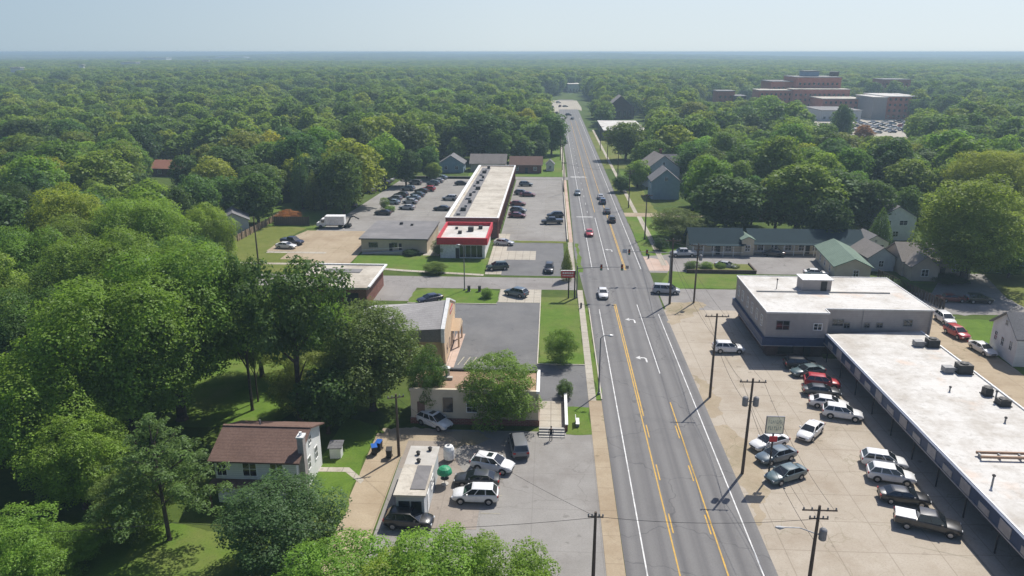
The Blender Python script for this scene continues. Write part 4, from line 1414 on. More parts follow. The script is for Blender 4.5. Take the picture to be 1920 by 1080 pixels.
near_car('sedan', 'teal', 'grey-blue sedan parked under the cream sign, nearest the viewer', (1503, 877), (1443, 895), g2)
near_car('sedan', 'slate', 'dark blue-grey coupe under the cream sign between two cars', (1485, 843), (1425, 858), g2)
near_car('sedan', 'white', 'white sedan partly hidden by the cream sign and pole', (1472, 818), (1412, 834), g2)
near_car('suv', 'white', 'white SUV beside the pole left of the office block', (1339, 650), (1393, 651), None)
g3 = 'cars on the near left parking lot'
near_car('suv', 'white', 'white SUV with sunroof facing the road on the near lot', (886, 861), (962, 874), g3, sunroof=True)
near_car('sedan', 'dark', 'dark sedan between two white SUVs on the near lot', (938, 897), (851, 893), g3)
near_car('suv', 'white', 'white SUV with long side windows, nearest the hut front', (935, 926), (848, 924), g3)
near_car('suv', 'black', 'black SUV parked across the front of the hut', (722, 969), (812, 975), g3)
near_car('van', 'grey', 'dark grey minivan in the tree shade by the steps', (976, 847), (969, 817), g3)
near_car('suv', 'white', 'white SUV with sunroof beside the brown door of the cream building', (783, 775), (848, 800), g3, sunroof=True)
near_car('sedan', 'white', 'white sedan driving toward the viewer across the junction', (1129, 540), (1132, 556), None, name='driving_sedan')
near_car('van', 'silver', 'silver minivan turning at the junction beside the signal pole', (1227, 541), (1272, 543), None, name='driving_minivan')
near_car('suv', 'slate', 'blue-grey SUV leaving the grey lot into the side street', (988, 551), (948, 543), None)
near_car('sedan', 'navy', 'dark blue car half hidden behind the grey mansard roof', (833, 553), (778, 563), None)
near_car('suv', 'green', 'dark green SUV parked beside the red-fascia shop lawn', (956, 497), (909, 500), None)
near_car('suv', 'black', 'black SUV alone in the corner shop lot by the red pole sign', (1031, 492), (1028, 512), None)
near_car('sedan', 'silver', 'silver sedan beside the red-fascia shop wall', (928, 452), (962, 454), None)
near_car('suv', 'white', 'white SUV in the alley behind the office block', (1758, 586), (1788, 607), None)
near_car('suv', 'red', 'red off-roader in the alley between two white cars', (1782, 615), (1808, 629), None)
near_car('sedan', 'white', 'white sedan in the alley beside the white gabled house', (1826, 642), (1861, 661), None)
near_car('sedan', 'dkred', 'dark red car in the shade of the big tree', (1764, 557), (1806, 558), None)
near_car('suv', 'black', 'black SUV in the shade of the big tree', (1814, 559), (1858, 560), None)
near_car('pickup', 'silver', 'pale blue pickup in front of the motel', (1300, 474), (1262, 474), None)
near_car('sedan', 'silver', 'silver sedan behind the motel planter', (1341, 493), (1384, 499), None)
near_car('sedan', 'white', 'white-roofed car at the motel lot edge behind the office roof', (1510, 509), (1550, 511), None)
near_car('sedan', 'white', 'white sedan on the concrete beside the dry lawn', (518, 458), (555, 460), None)
near_car('pickup', 'navy', 'dark blue pickup behind the white sedan beside the dry lawn', (524, 449), (572, 454), None)
# far cars: one mesh each
Q = math.pi
far_car('sedan', 'black', 'dark car parked before the pale motel block', (1450, 474), R(170))
far_car('sedan', 'red', 'red car driving toward the viewer beyond the junction', (1105, 436), R(-90), name='driving_sedan')
far_car('suv', 'black', 'black SUV driving away, nearest of the three dark cars in the right lane', (1147, 411), R(90), name='driving_suv')
far_car('sedan', 'dark', 'dark car driving away, second of the three in the right lane', (1138, 395), R(90), name='driving_sedan')
far_car('suv', 'blue', 'blue-grey SUV driving away, third of the three in the right lane', (1130, 377), R(90), name='driving_suv')
far_car('sedan', 'silver', 'pale car at the head of the right lane queue', (1126, 368), R(90), name='driving_sedan')
far_car('sedan', 'slate', 'dark sedan alone in the left lane beyond the red car', (1083, 361), R(-90), name='driving_sedan')
far_car('sedan', 'dark', 'small dark car far up the road beside the trees', (1061, 266), R(-90), name='driving_sedan')
for i, (u, v, c) in enumerate(((1044, 211, 'black'), (1066, 215, 'navy'), (1036, 200, 'dark'), (1050, 199, 'burgundy'), (1060, 199, 'dark'), (1031, 200, 'grey'), (1073, 222, 'navy'), (1047, 192, 'silver'))):
    far_car(('sedan', 'suv')[i % 2], c, 'tiny distant car on the pale junction where the road ends', (u, v), R((80, 10, 95)[i % 3]), 'tiny cars at the end of the road')
gl = 'cars on the left parking lot behind the cream shop'
for u, v, k, c, h, lb in (
        (637, 380, 'suv', 'silver', 160, 'pale SUV at the tree line, leftmost on the lot behind the cream shop'), (655, 384, 'suv', 'dark', 160, 'dark SUV with pale windscreen beside the leftmost pale SUV'),
        (692, 358, 'suv', 'black', 150, 'black SUV under the overhanging trees on the lot'), (703, 352, 'sedan', 'silver', 150, 'silver car under the overhanging trees on the lot'), (712, 345, 'suv', 'navy', 150, 'dark blue SUV at the tree line of the lot'), (722, 341, 'sedan', 'dark', 150, 'dark car at the tree line of the lot beside a pale one'), (728, 336, 'sedan', 'white', 150, 'white car at the far tree line corner of the lot'),
        (718, 398, 'sedan', 'black', 175, 'black sedan in front of the lamp shrub island on the lot'), (740, 372, 'suv', 'grey', 165, 'dark grey SUV at the left end of the double row'), (736, 378, 'sedan', 'ltblue', 165, 'pale blue-grey car low in the double row beside the shrub island'), (752, 365, 'suv', 'dark', 165, 'dark SUV in the double row'), (765, 353, 'suv', 'slate', 165, 'slate SUV in the upper double row'), (779, 342, 'suv', 'grey', 165, 'grey SUV at the upper middle of the double row'), (775, 370, 'sedan', 'ltblue', 165, 'pale blue sedan in the lower double row'), (783, 364, 'sedan', 'slate', 165, 'slate sedan in the lower double row'), (769, 377, 'sedan', 'silver', 165, 'silver sedan in the lower double row'), (763, 388, 'sedan', 'silver', 170, 'silver sedan nearest the shrub island'),
        (803, 354, 'suv', 'red', 165, 'red SUV at the right of the double row'), (812, 343, 'suv', 'slate', 165, 'slate SUV beyond the red SUV'), (820, 338, 'sedan', 'silver', 165, 'silver car beyond the slate SUV'), (827, 332, 'sedan', 'ltblue', 165, 'pale car at the far end of the double row'), (815, 331, 'suv', 'dark', 165, 'dark SUV at the far end of the double row'),
        (865, 343, 'sedan', 'black', 10, 'black car alone by the long brick building'), (843, 371, 'suv', 'silver', 170, 'silver SUV beside the long brick building'), (828, 390, 'sedan', 'dark', 175, 'dark sedan with open-looking dark roof beside the brick building'), (790, 357, 'sedan', 'dark', 165, 'dark car behind the red SUV in the double row')):
    far_car(k, c, lb, (u, v), R(h), gl)
gr = 'cars on the lot right of the brick building'
for u, v, k, c, h, lb in ((986, 345, 'suv', 'slate', 0, 'slate SUV, farthest beside the brick building windows'), (978, 361, 'suv', 'grey', -5, 'grey SUV beside the brick building windows'), (990, 364, 'sedan', 'burgundy', -5, 'burgundy car beside the grey SUV'), (971, 381, 'sedan', 'dkred', 0, 'dark red car by the brick building'), (972, 394, 'suv', 'slate', -10, 'slate SUV behind the maroon sedan'), (970, 403, 'sedan', 'burgundy', -8, 'maroon sedan nearest on the lot by the brick building'), (1041, 403, 'suv', 'dark', 185, 'dark SUV by the retaining wall'), (1035, 415, 'pickup', 'black', 185, 'black pickup by the retaining wall')):
    far_car(k, c, lb, (u, v), R(h), gr)
gh = 'cars packed in the hospital car park'
rg = random.Random(5)
cols = ['white', 'silver', 'grey', 'black', 'white', 'silver', 'dark', 'navy', 'red', 'ltblue']
for row in range(9):
    for k in range(9):
        if rg.random() < .1:
            continue
        x, y = 152 + row * 9.3 + (k * .5), 418 + k * 7.2 + row * 3.5
        o = link('parked_sedan', FARMESH['suv' if rg.random() < .45 else 'sedan'], None, (x, y, .06))
        o.rotation_euler = (0, 0, R(rg.choice([3, 183])))
        o.color = (*CC[rg.choice(cols)], 1)
        tag(o, 'tiny car packed in the hospital car park beyond the woods', 'car', gh)

# box truck and its boom
p, q = Vector((*G(592, 421, 1), 0)), Vector((*G(646, 421, 1), 0))
tk = empty('box_truck', ((p.x + q.x) / 2, (p.y + q.y) / 2 + 1, .03), math.atan2(p.y - q.y, p.x - q.x), 'white box truck parked by the brown screen fence', 'truck')
b = MB().box(-3.6, -1.2, .9, 1.3, 1.2, 3.1)
b.build('cargo_box', M['white'], tk)
b = MB()
b.extr([(1.35, -1.05, .5), (3.5, -1.05, .5), (3.5, -1.05, 1.35), (2.75, -1.05, 1.55), (2.3, -1.05, 2.35), (1.35, -1.05, 2.4)], (0, 2.1, 0))
b.build('cab', M['white'], tk)
MB().extr([(2.8, -.9, 1.57), (2.37, -.9, 2.28), (2.4, -.9, 2.3), (2.83, -.9, 1.59)], (0, 1.8, 0)).build('windshield', M['glass'], tk)
MB().box(1.5, -1.07, 1.5, 2.3, -1.052, 2.15).box(1.5, 1.052, 1.5, 2.3, 1.07, 2.15).build('side_window', M['glass'], tk)
MB().box(-3.6, -.5, .55, 1.4, .5, .9).build('chassis', M['black'], tk)
for wx in (-2.4, 2.5):
    for s in (-1, 1):
        MB().tube([(wx, s * .8, .45), (wx, s * 1.1, .45)], .45, 14).build('wheel', M['tyre'], tk)
bx, by = G(652, 426)
bm = empty('folding_lift', (bx, by, .03), 0, 'dark folding lift with bent boom behind the white box truck', 'lift')
MB().box(-.8, -.7, .25, .8, .7, .9).build('base', M['darkmetal'], bm)
MB().tube([(0, 0, .9), (.9, 0, 2.6), (1.7, 0, 2.9), (3.1, 0, 2.2)], .2, 8).build('boom', M['darkmetal'], bm)
for x in (-.6, .6):
    for s in (-1, 1):
        MB().tube([(x, s * .7, .3), (x, s * .9, .3)], .3, 12).build('wheel', M['tyre'], bm)


# ------------------------------------------------------------------ poles, wires, signals
def pole(label, x, y, h, arms=1, trans=0, lamp=None, r=.17, wood='wood', tilt=(0, 0), name='utility_pole', armw=1.35, armrot=0., cat='utility pole', group='utility poles along the road'):
    o = empty(name, (x, y, 0), 0, label, cat, group)
    top = Vector((tilt[0], tilt[1], h))
    MB().tube([(0, 0, 0), top * .5, top], [r, r * .85, r * .62], 10).build('pole', M[wood], o)
    ca, sa = math.cos(armrot), math.sin(armrot)
    for k in range(arms):
        z = h - .35 - k * .75
        t = top * (z / h)
        b = MB()
        aw = armw if k == 0 else armw * .55
        b.tube([(t.x - ca * aw, t.y - sa * aw - .13, z), (t.x + ca * aw, t.y + sa * aw - .13, z)], .075, 4)
        c = b.build('crossarm', M[wood], o)
        for f in (-.92, -.45, .45, .92):
            q = MB().lathe([(.05, z + .07), (.075, z + .16), (.05, z + .25), (.02, z + .28)], 8, (t.x + ca * aw * f, t.y + sa * aw * f - .13))
            q.build('insulator', M['greymetal'], c)
    for k in range(trans):
        s = (-1, 1, 0)[k] if trans > 1 else 1
        z = h - 2.6
        t = top * (z / h)
        q = MB().lathe([(.26, z - .5), (.3, z - .45), (.3, z + .4), (.22, z + .5), (.05, z + .6)], 12, (t.x + s * .55, t.y))
        q.box(t.x + min(0, s * .3), t.y - .05, z - .05, t.x + max(0, s * .3), t.y + .05, z + .05)
        q.build('transformer', M['greymetal'], o)
    if lamp:
        dx, dz = lamp
        a = MB().tube([(0, 0, h * .72), (dx * .5, 0, h * .72 + dz), (dx, 0, h * .72 + dz)], .045, 6).build('lamp_arm', M['metal'], o)
        s = 1 if dx > 0 else -1
        MB().tube([(dx - s * .1, 0, h * .72 + dz - .03), (dx + s * .25, 0, h * .72 + dz - .05), (dx + s * .6, 0, h * .72 + dz)], [.06, .17, .08], 8).build('lamp_head', M['metal'], a)
    return o


pole('utility pole with lamp arm and one transformer at the bottom edge of the concrete lot', 21.41, 51.66, 9.2, 2, 1, (-2.6, .5))
pole('utility pole with two grey transformers between the road and the cream sign', 20.95, 71.3, 11.1, 1, 2, None, tilt=(.1, 0))
pole('utility pole with a plain crossarm beside the lone white SUV', 21.2, 89.8, 11.6, 1, 0, None, armw=1.5)
pole('thick leaning utility pole on the dirt corner by the turning minivan', 21.6, 127.7, 12.0, 1, 0, None, r=.22, tilt=(-.1, 0))
pole('thin utility pole with cables and boxes near the motel planter', 26.0, 128.5, 11.0, 2, 1, None, tilt=(.1, .1))
pole('dark utility pole with small crossarm at the bottom edge left of the road', 3.85, 49.60, 9.4, 1, 0, None, armw=.6)
pole('utility pole beside the driveway and the hut', -16.4, 73, 7.6, 1, 0, None, armw=.9, armrot=R(20))
pole('tall dark utility pole on the dry lawn by the wooden fence', -59.3, 144, 11.5, 0, 0, None)
for i, (x, y) in enumerate(((22.8, 176), (22.6, 214), (22.5, 252), (22.4, 300), (22.4, 345))):
    pole(('utility pole on the lawn strip, nearest beyond the motel drive', 'utility pole on the lawn strip by the blue gabled house', 'utility pole with crossarm among the bushes past the blue gabled house', 'distant utility pole right of the road, second to last', 'most distant utility pole right of the road')[i], x, y, 11, 2 if i == 1 else 1)
for i, (x, y) in enumerate(((4.2, 236), (4.4, 285), (3.9, 312))):
    pole(('utility pole by the retaining wall left of the road', 'utility pole on the lawn by the red-brick bungalow', 'utility pole under the dark tree left of the road')[i], x, y, 10, 1, armw=.8)


def street_lamp(label, x, y, h, dx):
    o = empty('street_lamp', (x, y, 0), 0, label, 'street lamp', 'street lamps')
    MB().lathe([(.2, 0), (.2, .3), (.11, .35), (.08, h)], 10).build('pole', M['greymetal'], o)
    a = MB().tube([(0, 0, h - .05), (dx * .5, 0, h + .35), (dx, 0, h + .35)], .05, 6).build('arm', M['greymetal'], o)
    s = 1 if dx > 0 else -1
    MB().tube([(dx - s * .15, 0, h + .33), (dx + s * .2, 0, h + .3), (dx + s * .6, 0, h + .34)], [.07, .19, .08], 8).build('lamp_head', M['metal'], a)
    return o


street_lamp('grey street lamp on the left kerb of the road by the olive tree', 6.75, 89.9, 8.0, 1.0)
street_lamp('slim lamp pole on the small lawn island by the side street', -15.9, 133.8, 8.5, -.8)


def wire(label, pts, sag=.9, r=.016):
    b = MB()
    for (p, q) in zip(pts[:-1], pts[1:]):
        p, q = Vector(p), Vector(q)
        path = []
        for k in range(13):
            f = k / 12
            c = p.lerp(q, f)
            c.z -= sag * 4 * f * (1 - f)
            path.append(c)
        b.tube(path, r, 4)
    return tag(b.build('overhead_wire', M['darkmetal']), label, 'wire', 'overhead wires')


P = [(21.41, 51.66, 8.9), (21.05, 71.3, 10.8), (21.2, 89.8, 11.3), (21.5, 127.7, 11.7), (22.8, 176, 10.7), (22.6, 214, 10.7), (22.5, 252, 10.7), (22.4, 300, 10.7)]
for s, n_ in ((-1.1, 'wire along the road side of the right-hand pole tops'), (1.1, 'wire along the shop side of the right-hand pole tops')):
    wire(n_, [(x + s, y, z) for x, y, z in P])
wire('low wire running pole to pole beside the shop row lot', [(x, y, z - 3) for x, y, z in P[:5]], 1.0, .022)
wire('pale wire crossing the road at the bottom of the view', [(3.85, 49.60, 9.0), (21.41, 51.66, 8.0)], .5, .02)
wire('wire from the bottom left trees to the road-edge pole', [(-60, 48, 7), (-30, 50.5, 6.6), (3.85, 49.60, 8.9)], .9, .02)
wire('wire from the driveway pole to the hut side', [(-16.4, 73, 7.2), (3.85, 49.60, 9.0)], .7)
wire('wire between the thick leaning pole and the thin cabled pole', [(21.6, 127.7, 11.4), (26, 128.5, 10.5)], .2, .03)
wire('wire from the thin cabled pole to the motel', [(26, 128.5, 10.3), (60, 160, 4.5)], 1.0)
wire('wire crossing the road beyond the junction', [(22.6, 214, 10.5), (4.2, 236, 9.6)], .6)


def signal(parent, x, z, plate=True):
    b = MB().box(x - .19, -.22, z - .62, x + .19, .12, z + .5)
    s = b.build('signal_head', M['black'], parent)
    for k, m in enumerate(('taillamp', 'orange', 'green')):
        MB().tube([(x, -.2, z + .3 - k * .36), (x, -.3, z + .3 - k * .36)], .13, 10).build('lens', M[m], s)
    return s


t1 = empty('traffic_signal', (5.1, 130.2, 0), 0, 'traffic signal mast with two black heads reaching over the left lanes', 'traffic signal', 'traffic signals at the junction')
MB().lathe([(.2, 0), (.2, .3), (.12, .4), (.1, 6.2)], 10).build('pole', M['greymetal'], t1)
MB().tube([(0, 0, 5.7), (4, 0, 5.95), (8.3, 0, 6.05)], [.09, .075, .05], 8).build('mast_arm', M['greymetal'], t1)
signal(t1, 4.3, 6.0)
signal(t1, 8.0, 6.05)
MB().box(8.6, -.12, 5.75, 9.2, -.08, 6.35).build('sign_plate', M['greypanel'], t1)
t2 = empty('traffic_signal', (23.4, 140.6, 0), 0, 'traffic signal mast with black heads and pale blue plate reaching over the right lanes', 'traffic signal', 'traffic signals at the junction')
MB().lathe([(.2, 0), (.2, .3), (.12, .4), (.1, 6.4)], 10).build('pole', M['greymetal'], t2)
MB().tube([(0, 0, 6.0), (-4, 0, 6.15), (-8.4, 0, 6.25)], [.09, .075, .05], 8).build('mast_arm', M['greymetal'], t2)
signal(t2, -8.0, 6.2)
signal(t2, -4.6, 6.15)
MB().box(-9.3, -.12, 5.9, -8.45, -.08, 6.7).build('street_name_plate', M['gryside'], t2)
# pedestrian posts on the small island and corner
for x, y, lb in ((-15.0, 133.2, 'small dark box on the lawn island beside the slim lamp pole'), (-13.0, 133.2, 'dark box on the lawn island, away from the lamp pole')):
    o = empty('utility_box', (x, y, .03), 0, lb, 'utility box')
    MB().box(-.3, -.3, 0, .3, .3, .12).build('base', M['concwall'], o)
    MB().prism([(-.26, -.22), (.26, -.22), (.26, .22), (-.26, .22)], .12, 1.0).box(-.3, -.26, 1.0, .3, .26, 1.06).build('cabinet', M['darkmetal'], o)
for x, y, lb in ((21.6, 158.5, 'small dark post box at the lawn corner by the motel drive'), (5.7, 124.5, 'small dark post beside the junction sidewalk')):
    o = empty('bollard', (x, y, .03), 0, lb, 'bollard')
    MB().lathe([(.16, 0), (.16, .9), (.1, 1.0), (.03, 1.04)], 10).build('post', M['darkmetal'], o)
    MB().lathe([(.22, 0), (.22, .06)], 10).build('foot', M['concwall'], o)

# red pylon sign at the junction
rs = empty('pylon_sign', (3.95, 130, 0), 0, 'red rectangular shop sign on two dark posts at the junction corner', 'sign')
for x in (-.35, .75):
    MB().box(x - .12, -.1, 0, x + .12, .1, 5.3 if x > 0 else 4.0).build('post', M['darkmetal'], rs)
MB().box(-1.75, -.3, 4.02, .62, -.105, 5.3).build('sign_box', M['redfascia'], rs)
b = MB()
for k in range(6):
    x = -1.5 + k * .34
    b.box(x, -.315, 4.72, x + .22, -.303, 5.08)
for k in range(8):
    x = -1.5 + k * .25
    b.box(x, -.315, 4.3, x + .15, -.303, 4.5)
b.build('lettering', M['white'], rs)
MB().box(-1.85, -.32, 5.302, .72, -.08, 5.38).build('top_trim', M['white'], rs)

# cream sign on the strip lot
cs = empty('pylon_sign', (23.5, 70.5, 0), 0, 'cream two-line board sign on a post above parked cars by the transformer pole', 'sign')
MB().tube([(0, .12, 0), (0, .12, 6.8)], .1, 8).build('post', M['darkmetal'], cs)
MB().box(-.85, -.12, 5.4, .85, .018, 7.25).build('sign_board', M['signcream'], cs)
b = MB()
for row, (z, n_) in enumerate(((6.5, 7), (5.75, 7))):
    for k in range(n_):
        x = -.68 + k * .2
        b.box(x, -.135, z, x + .05, -.123, z + .42)
        if (k + row) % 3:
            b.box(x + .051, -.134, z + (.3, 0, .16)[k % 3], x + .14, -.122, z + (.42, .1, .26)[k % 3])
b.build('lettering', M['signgreen'], cs)
MB().box(-.92, -.14, 7.252, .92, .04, 7.32).box(-.92, -.14, 5.33, .92, .04, 5.398).box(-.92, -.14, 5.4, -.853, .04, 7.25).box(.853, -.14, 5.4, .92, .04, 7.25).build('frame', M['greymetal'], cs)
MB().box(-.4, -.1, 4.4, .4, .0, 5.0).build('small_board', M['redfascia'], cs)

# fences, walls, rails
fn = empty('wooden_fence', (-73, 176, 0), 0, 'weathered wooden fence with tall posts along the dry lawn', 'fence')
b, pp = MB(), None
A0, A1 = Vector((-74.5, 157, 0)), Vector((-73.0, 195, 0))
n_ = 38
for k in range(n_):
    c = A0.lerp(A1, k / n_)
    b.box(c.x - .03, c.y, .05, c.x + .03, c.y + .9, 1.65)
b.build('fence_boards', M['fence'], fn, (-73, 176, 0))
for k in range(17):
    c = A0.lerp(A1, k / 16)
    MB().box(c.x + .04, c.y - .08, 0, c.x + .2, c.y + .08, 1.95).build('post', M['fence'], fn, (-73, 176, 0))
fd = empty('screen_fence', (-67, 187, 0), 0, 'dark brown screen fence in front of the orange shrub', 'fence')
b = MB()
for k in range(18):
    x = -71.5 + k * .52
    b.box(x, 186.6 - abs(k - 9) * .02, 0.05, x + .48, 186.68 - abs(k - 9) * .02, 2.3)
b.build('fence_boards', M['wood'], fd, (-67, 187, 0))
for k in range(4):
    MB().box(-71.5 + k * 3, 186.75, 0, -71.35 + k * 3, 186.9, 2.4).build('post', M['wood'], fd, (-67, 187, 0))
fb = empty('board_fence', (68, 150, 0), 0, 'dark board fence between the green wing and the beige bungalow', 'fence')
b = MB()
for k in range(26):
    x, y = 65.5 + k * .14, 146.5 - k * .75
    b.box(x, y - .7, .05, x + .06, y, 1.7)
b.build('fence_boards', M['wood'], fb, (68, 150, 0))
for k in range(5):
    MB().box(65.3 + k * .84, 146 - k * 4.5, 0, 65.44 + k * .84, 146.15 - k * 4.5, 1.85).build('post', M['wood'], fb, (68, 150, 0))
# motel planter: low timber wall round shrubs
pl_ = empty('timber_planter', (36, 149, 0), 0, 'low dark timber planter wall beside the motel lot', 'planter')
b = MB().box(28, 147.6, 0, 42, 147.9, .75).box(41.7, 147.9, 0, 42, 153.5, .75)
b.build('wall', M['wood'], pl_, (36, 149, 0))
MB().prism([(28, 147.91), (41.69, 147.91), (41.69, 153.4), (34, 153.4)], 0, .45).build('soil', M['lawndry'], pl_, (36, 149, 0))
# steps, rail and white wall by the forecourt
sw = empty('low_wall', (2.4, 83, 0), 0, 'low white-topped wall beside the tan forecourt', 'wall')
MB().box(2.2, 79.6, 0, 2.5, 88, .9).build('wall', M['brick'], sw, (2.4, 83, 0))
MB().box(2.17, 79.5, .902, 2.53, 88.1, 1.0).build('coping', M['white'], sw, (2.4, 83, 0))
stp = empty('entrance_steps', (.6, 79, 0), 0, 'grey concrete steps up to the tan forecourt', 'steps')
b = MB()
for k in range(4):
    b.box(-.9, 78.0 + k * .36, 0, 2.15, 78.36 + k * .36, .17 * (k + 1) - .06)
b.build('treads', M['concwall'], stp, (.6, 79, 0))
for x in (2.1,):
    MB().tube([(x, 78.1, 0), (x, 78.1, .85), (x, 79.4, 1.4), (x, 79.4, .6)], .022, 6).build('handrail', M['darkmetal'], stp, (.6, 79, 0))
# bins, tank, barrel
def bin_(label, x, y, m, rz):
    o = empty('wheelie_bin', (x, y, .03), rz, label, 'bin', 'wheelie bins by the driveway')
    b = MB()
    b.add([(-.26, -.3, .08), (.26, -.3, .08), (.26, .3, .08), (-.26, .3, .08), (-.31, -.38, 1.0), (.31, -.38, 1.0), (.31, .38, 1.0), (-.31, .38, 1.0)], [(3, 2, 1, 0), (4, 5, 6, 7), (0, 1, 5, 4), (1, 2, 6, 5), (2, 3, 7, 6), (3, 0, 4, 7)])
    b.build('body', M['black'], o)
    MB().extr([(-.33, -.42, 1.003), (.33, -.42, 1.003), (.33, .4, 1.1), (-.33, .4, 1.1)], (0, 0, .06)).build('lid', M[m], o)
    for s in (-1, 1):
        MB().tube([(s * .3, .33, .12), (s * .34, .33, .12)], .12, 10).build('wheel', M['tyre'], o)


bin_('dark wheelie bin with blue lid at the end of the driveway', -19.2, 73.2, 'blue', R(20))
bin_('second blue-lidded wheelie bin just behind the first', -18.9, 74.2, 'blue', R(-10))
bin_('dark wheelie bin with dark lid at the driveway end nearer the pole', -17.4, 72.6, 'darkmetal', R(5))
gb = empty('green_parasol', (-10.5, 67.6, .03), 0, 'green domed canopy beside the hut wall', 'parasol')
MB().lathe([(.8, 1.35), (.77, 1.6), (.6, 1.9), (.28, 2.08), (.02, 2.12)], 14).build('canopy', M['green'], gb)
MB().tube([(0, 0, .08), (0, 0, 1.7)], .04, 8).build('pole', M['metal'], gb)
MB().lathe([(.4, 0), (.4, .08), (.1, .12)], 12).build('base', M['concwall'], gb)
MB().lathe([(.45, .7), (.45, .74)], 12).build('table', M['darkmetal'], gb)
wt = empty('water_tank', (-10.7, 72.4, .03), 0, 'white rounded tank behind the hut corner', 'tank')
MB().lathe([(.55, .2), (.62, .35), (.62, 1.4), (.45, 1.75), (.12, 1.85)], 14).build('body', M['white'], wt)
MB().lathe([(.14, 1.86), (.14, 1.95)], 10).build('cap', M['greymetal'], wt)
for a in (0, 2.1, 4.2):
    x, y = .45 * math.cos(a), .45 * math.sin(a)
    MB().box(x - .06, y - .06, 0, x + .06, y + .06, .2).build('leg', M['greymetal'], wt)
# bench on forecourt lawn
bh = empty('park_bench', (3.7, 81.4, .04), R(90), 'white bench back beside the sidewalk on the small lawn', 'bench')
MB().box(-.8, -.22, .42, .8, .22, .47).build('seat', M['white'], bh)
MB().box(-.8, .2, .55, .8, .25, .95).build('backrest', M['white'], bh)
for x in (-.65, .65):
    MB().box(x - .04, -.2, 0, x + .04, .2, .419).build('leg', M['greymetal'], bh)
# turquoise pool-like slide cover and play things glimpsed under the big trees
px_, py_ = G(262, 598)
tq = empty('paddling_pool', (px_, py_, 0), 0, 'small turquoise paddling pool glimpsed under the big trees', 'pool')
MB().lathe([(1.5, 0), (1.6, .1), (1.6, .55), (1.45, .6), (1.4, .42)], 18).build('rim_wall', M['gryside'], tq)
tqm = mat_plain('turquoise_water', (.03, .42, .5), .1)
MB().lathe([(1.39, .4), (1.39, .43)], 18).build('water', tqm, tq)


# ------------------------------------------------------------------ person by the steps
def skin_body(name, verts, edges, parent, m, root=0):
    me = bpy.data.meshes.new(name)
    me.from_pydata([v[:3] for v in verts], edges, [])
    me.materials.append(m)
    o = link(name, me, parent)
    o.modifiers.new('skin', 'SKIN')
    sk = me.skin_vertices[0].data if me.skin_vertices else None
    if sk is None:
        me.attributes.new('skin', 'FLOAT', 'POINT')
    for i, v in enumerate(verts):
        me.skin_vertices[0].data[i].radius = (v[3], v[4] if len(v) > 4 else v[3])
        me.skin_vertices[0].data[i].use_root = i == root
    s = o.modifiers.new('sub', 'SUBSURF')
    s.levels = 1
    s.render_levels = 1
    return o


def mat_person():
    t = NT('clothed_body')
    v = t.pos((1, 1, 1), False)
    sx = t.n('ShaderNodeSeparateXYZ')
    t.l(v, sx.inputs[0])
    z = sx.outputs['Z']
    ax = t.math('ABSOLUTE', sx.outputs['X'])
    c = t.mix(t.math('GREATER_THAN', z, .95), (.02, .024, .045), (.014, .014, .018))
    c = t.mix(t.math('GREATER_THAN', z, 1.5), c, (.42, .26, .19))
    c = t.mix(t.math('LESS_THAN', z, .09), c, (.02, .018, .016))
    hand = t.math('MULTIPLY', t.math('GREATER_THAN', ax, .235), t.math('LESS_THAN', z, .9))
    c = t.mix(hand, c, (.42, .26, .19))
    t.bsdf(c, .8, 0, .2)
    return t.m


gx, gy = G(1033, 826)
pr = empty('person', (gx, gy, .03), R(165), 'person in dark clothes standing at the foot of the forecourt steps', 'person')
V, E_ = [], []


def pv_(x, y, z, a, b_=None, par=None):
    V.append((x, y, z, a, b_ or a))
    if par is not None:
        E_.append((par, len(V) - 1))
    return len(V) - 1


hip = pv_(0, 0, .95, .15, .11)
wa = pv_(0, 0, 1.1, .135, .1, hip)
chs = pv_(0, .01, 1.3, .16, .115, wa)
sho = pv_(0, 0, 1.45, .1, .08, chs)
nk = pv_(0, .01, 1.54, .052, .055, sho)
hd1 = pv_(0, .02, 1.62, .07, .085, nk)
hd2 = pv_(0, .02, 1.72, .075, .095, hd1)
hd3 = pv_(0, .01, 1.79, .045, .06, hd2)
nose = pv_(0, .125, 1.65, .012, .016, hd1)
for s in (-1, 1):
    ear = pv_(s * .085, .0, 1.66, .012, .025, hd1)
    h = pv_(s * .1, 0, .9, .095, .1, hip)
    k = pv_(s * .11, .02 + .05 * (s > 0), .5, .062, .065, h)
    an = pv_(s * .115, .0 + .04 * (s > 0), .1, .042, .045, k)
    he = pv_(s * .118, .06 + .04 * (s > 0), .05, .042, .04, an)
    to = pv_(s * .125, .19 + .04 * (s > 0), .035, .04, .03, he)
    sh_ = pv_(s * .19, 0, 1.42, .062, .062, sho)
    el = pv_(s * .26, -.02, 1.15, .046, .046, sh_)
    wr = pv_(s * .27, .06, .92, .03, .033, el)
    pm = pv_(s * .272, .08, .85, .022, .042, wr)
    for fi, (dy, ln) in enumerate(((-.033, .075), (-.011, .092), (.011, .098), (.033, .085))):
        f1 = pv_(s * .27, .085 + dy, .815, .0095, None, pm)
        f2 = pv_(s * .262, .095 + dy, .815 - ln * .6, .0085, None, f1)
        f3 = pv_(s * .25, .1 + dy, .815 - ln, .0075, None, f2)
    th = pv_(s * .255, .13, .85, .011, None, pm)
    th2 = pv_(s * .25, .15, .815, .009, None, th)
body = skin_body('body', V, E_, pr, mat_person())
q = MB()
q.lathe([(.088, 1.68), (.098, 1.74), (.085, 1.8), (.05, 1.84), (.01, 1.85)], 12, (0, -.005))
q.build('hair', M['black'], pr, smooth=60)
for s in (-1, 1):
    MB().box(s * .03 - .012, .108, 1.685, s * .03 + .012, .117, 1.697).build('eye', M['black'], body)
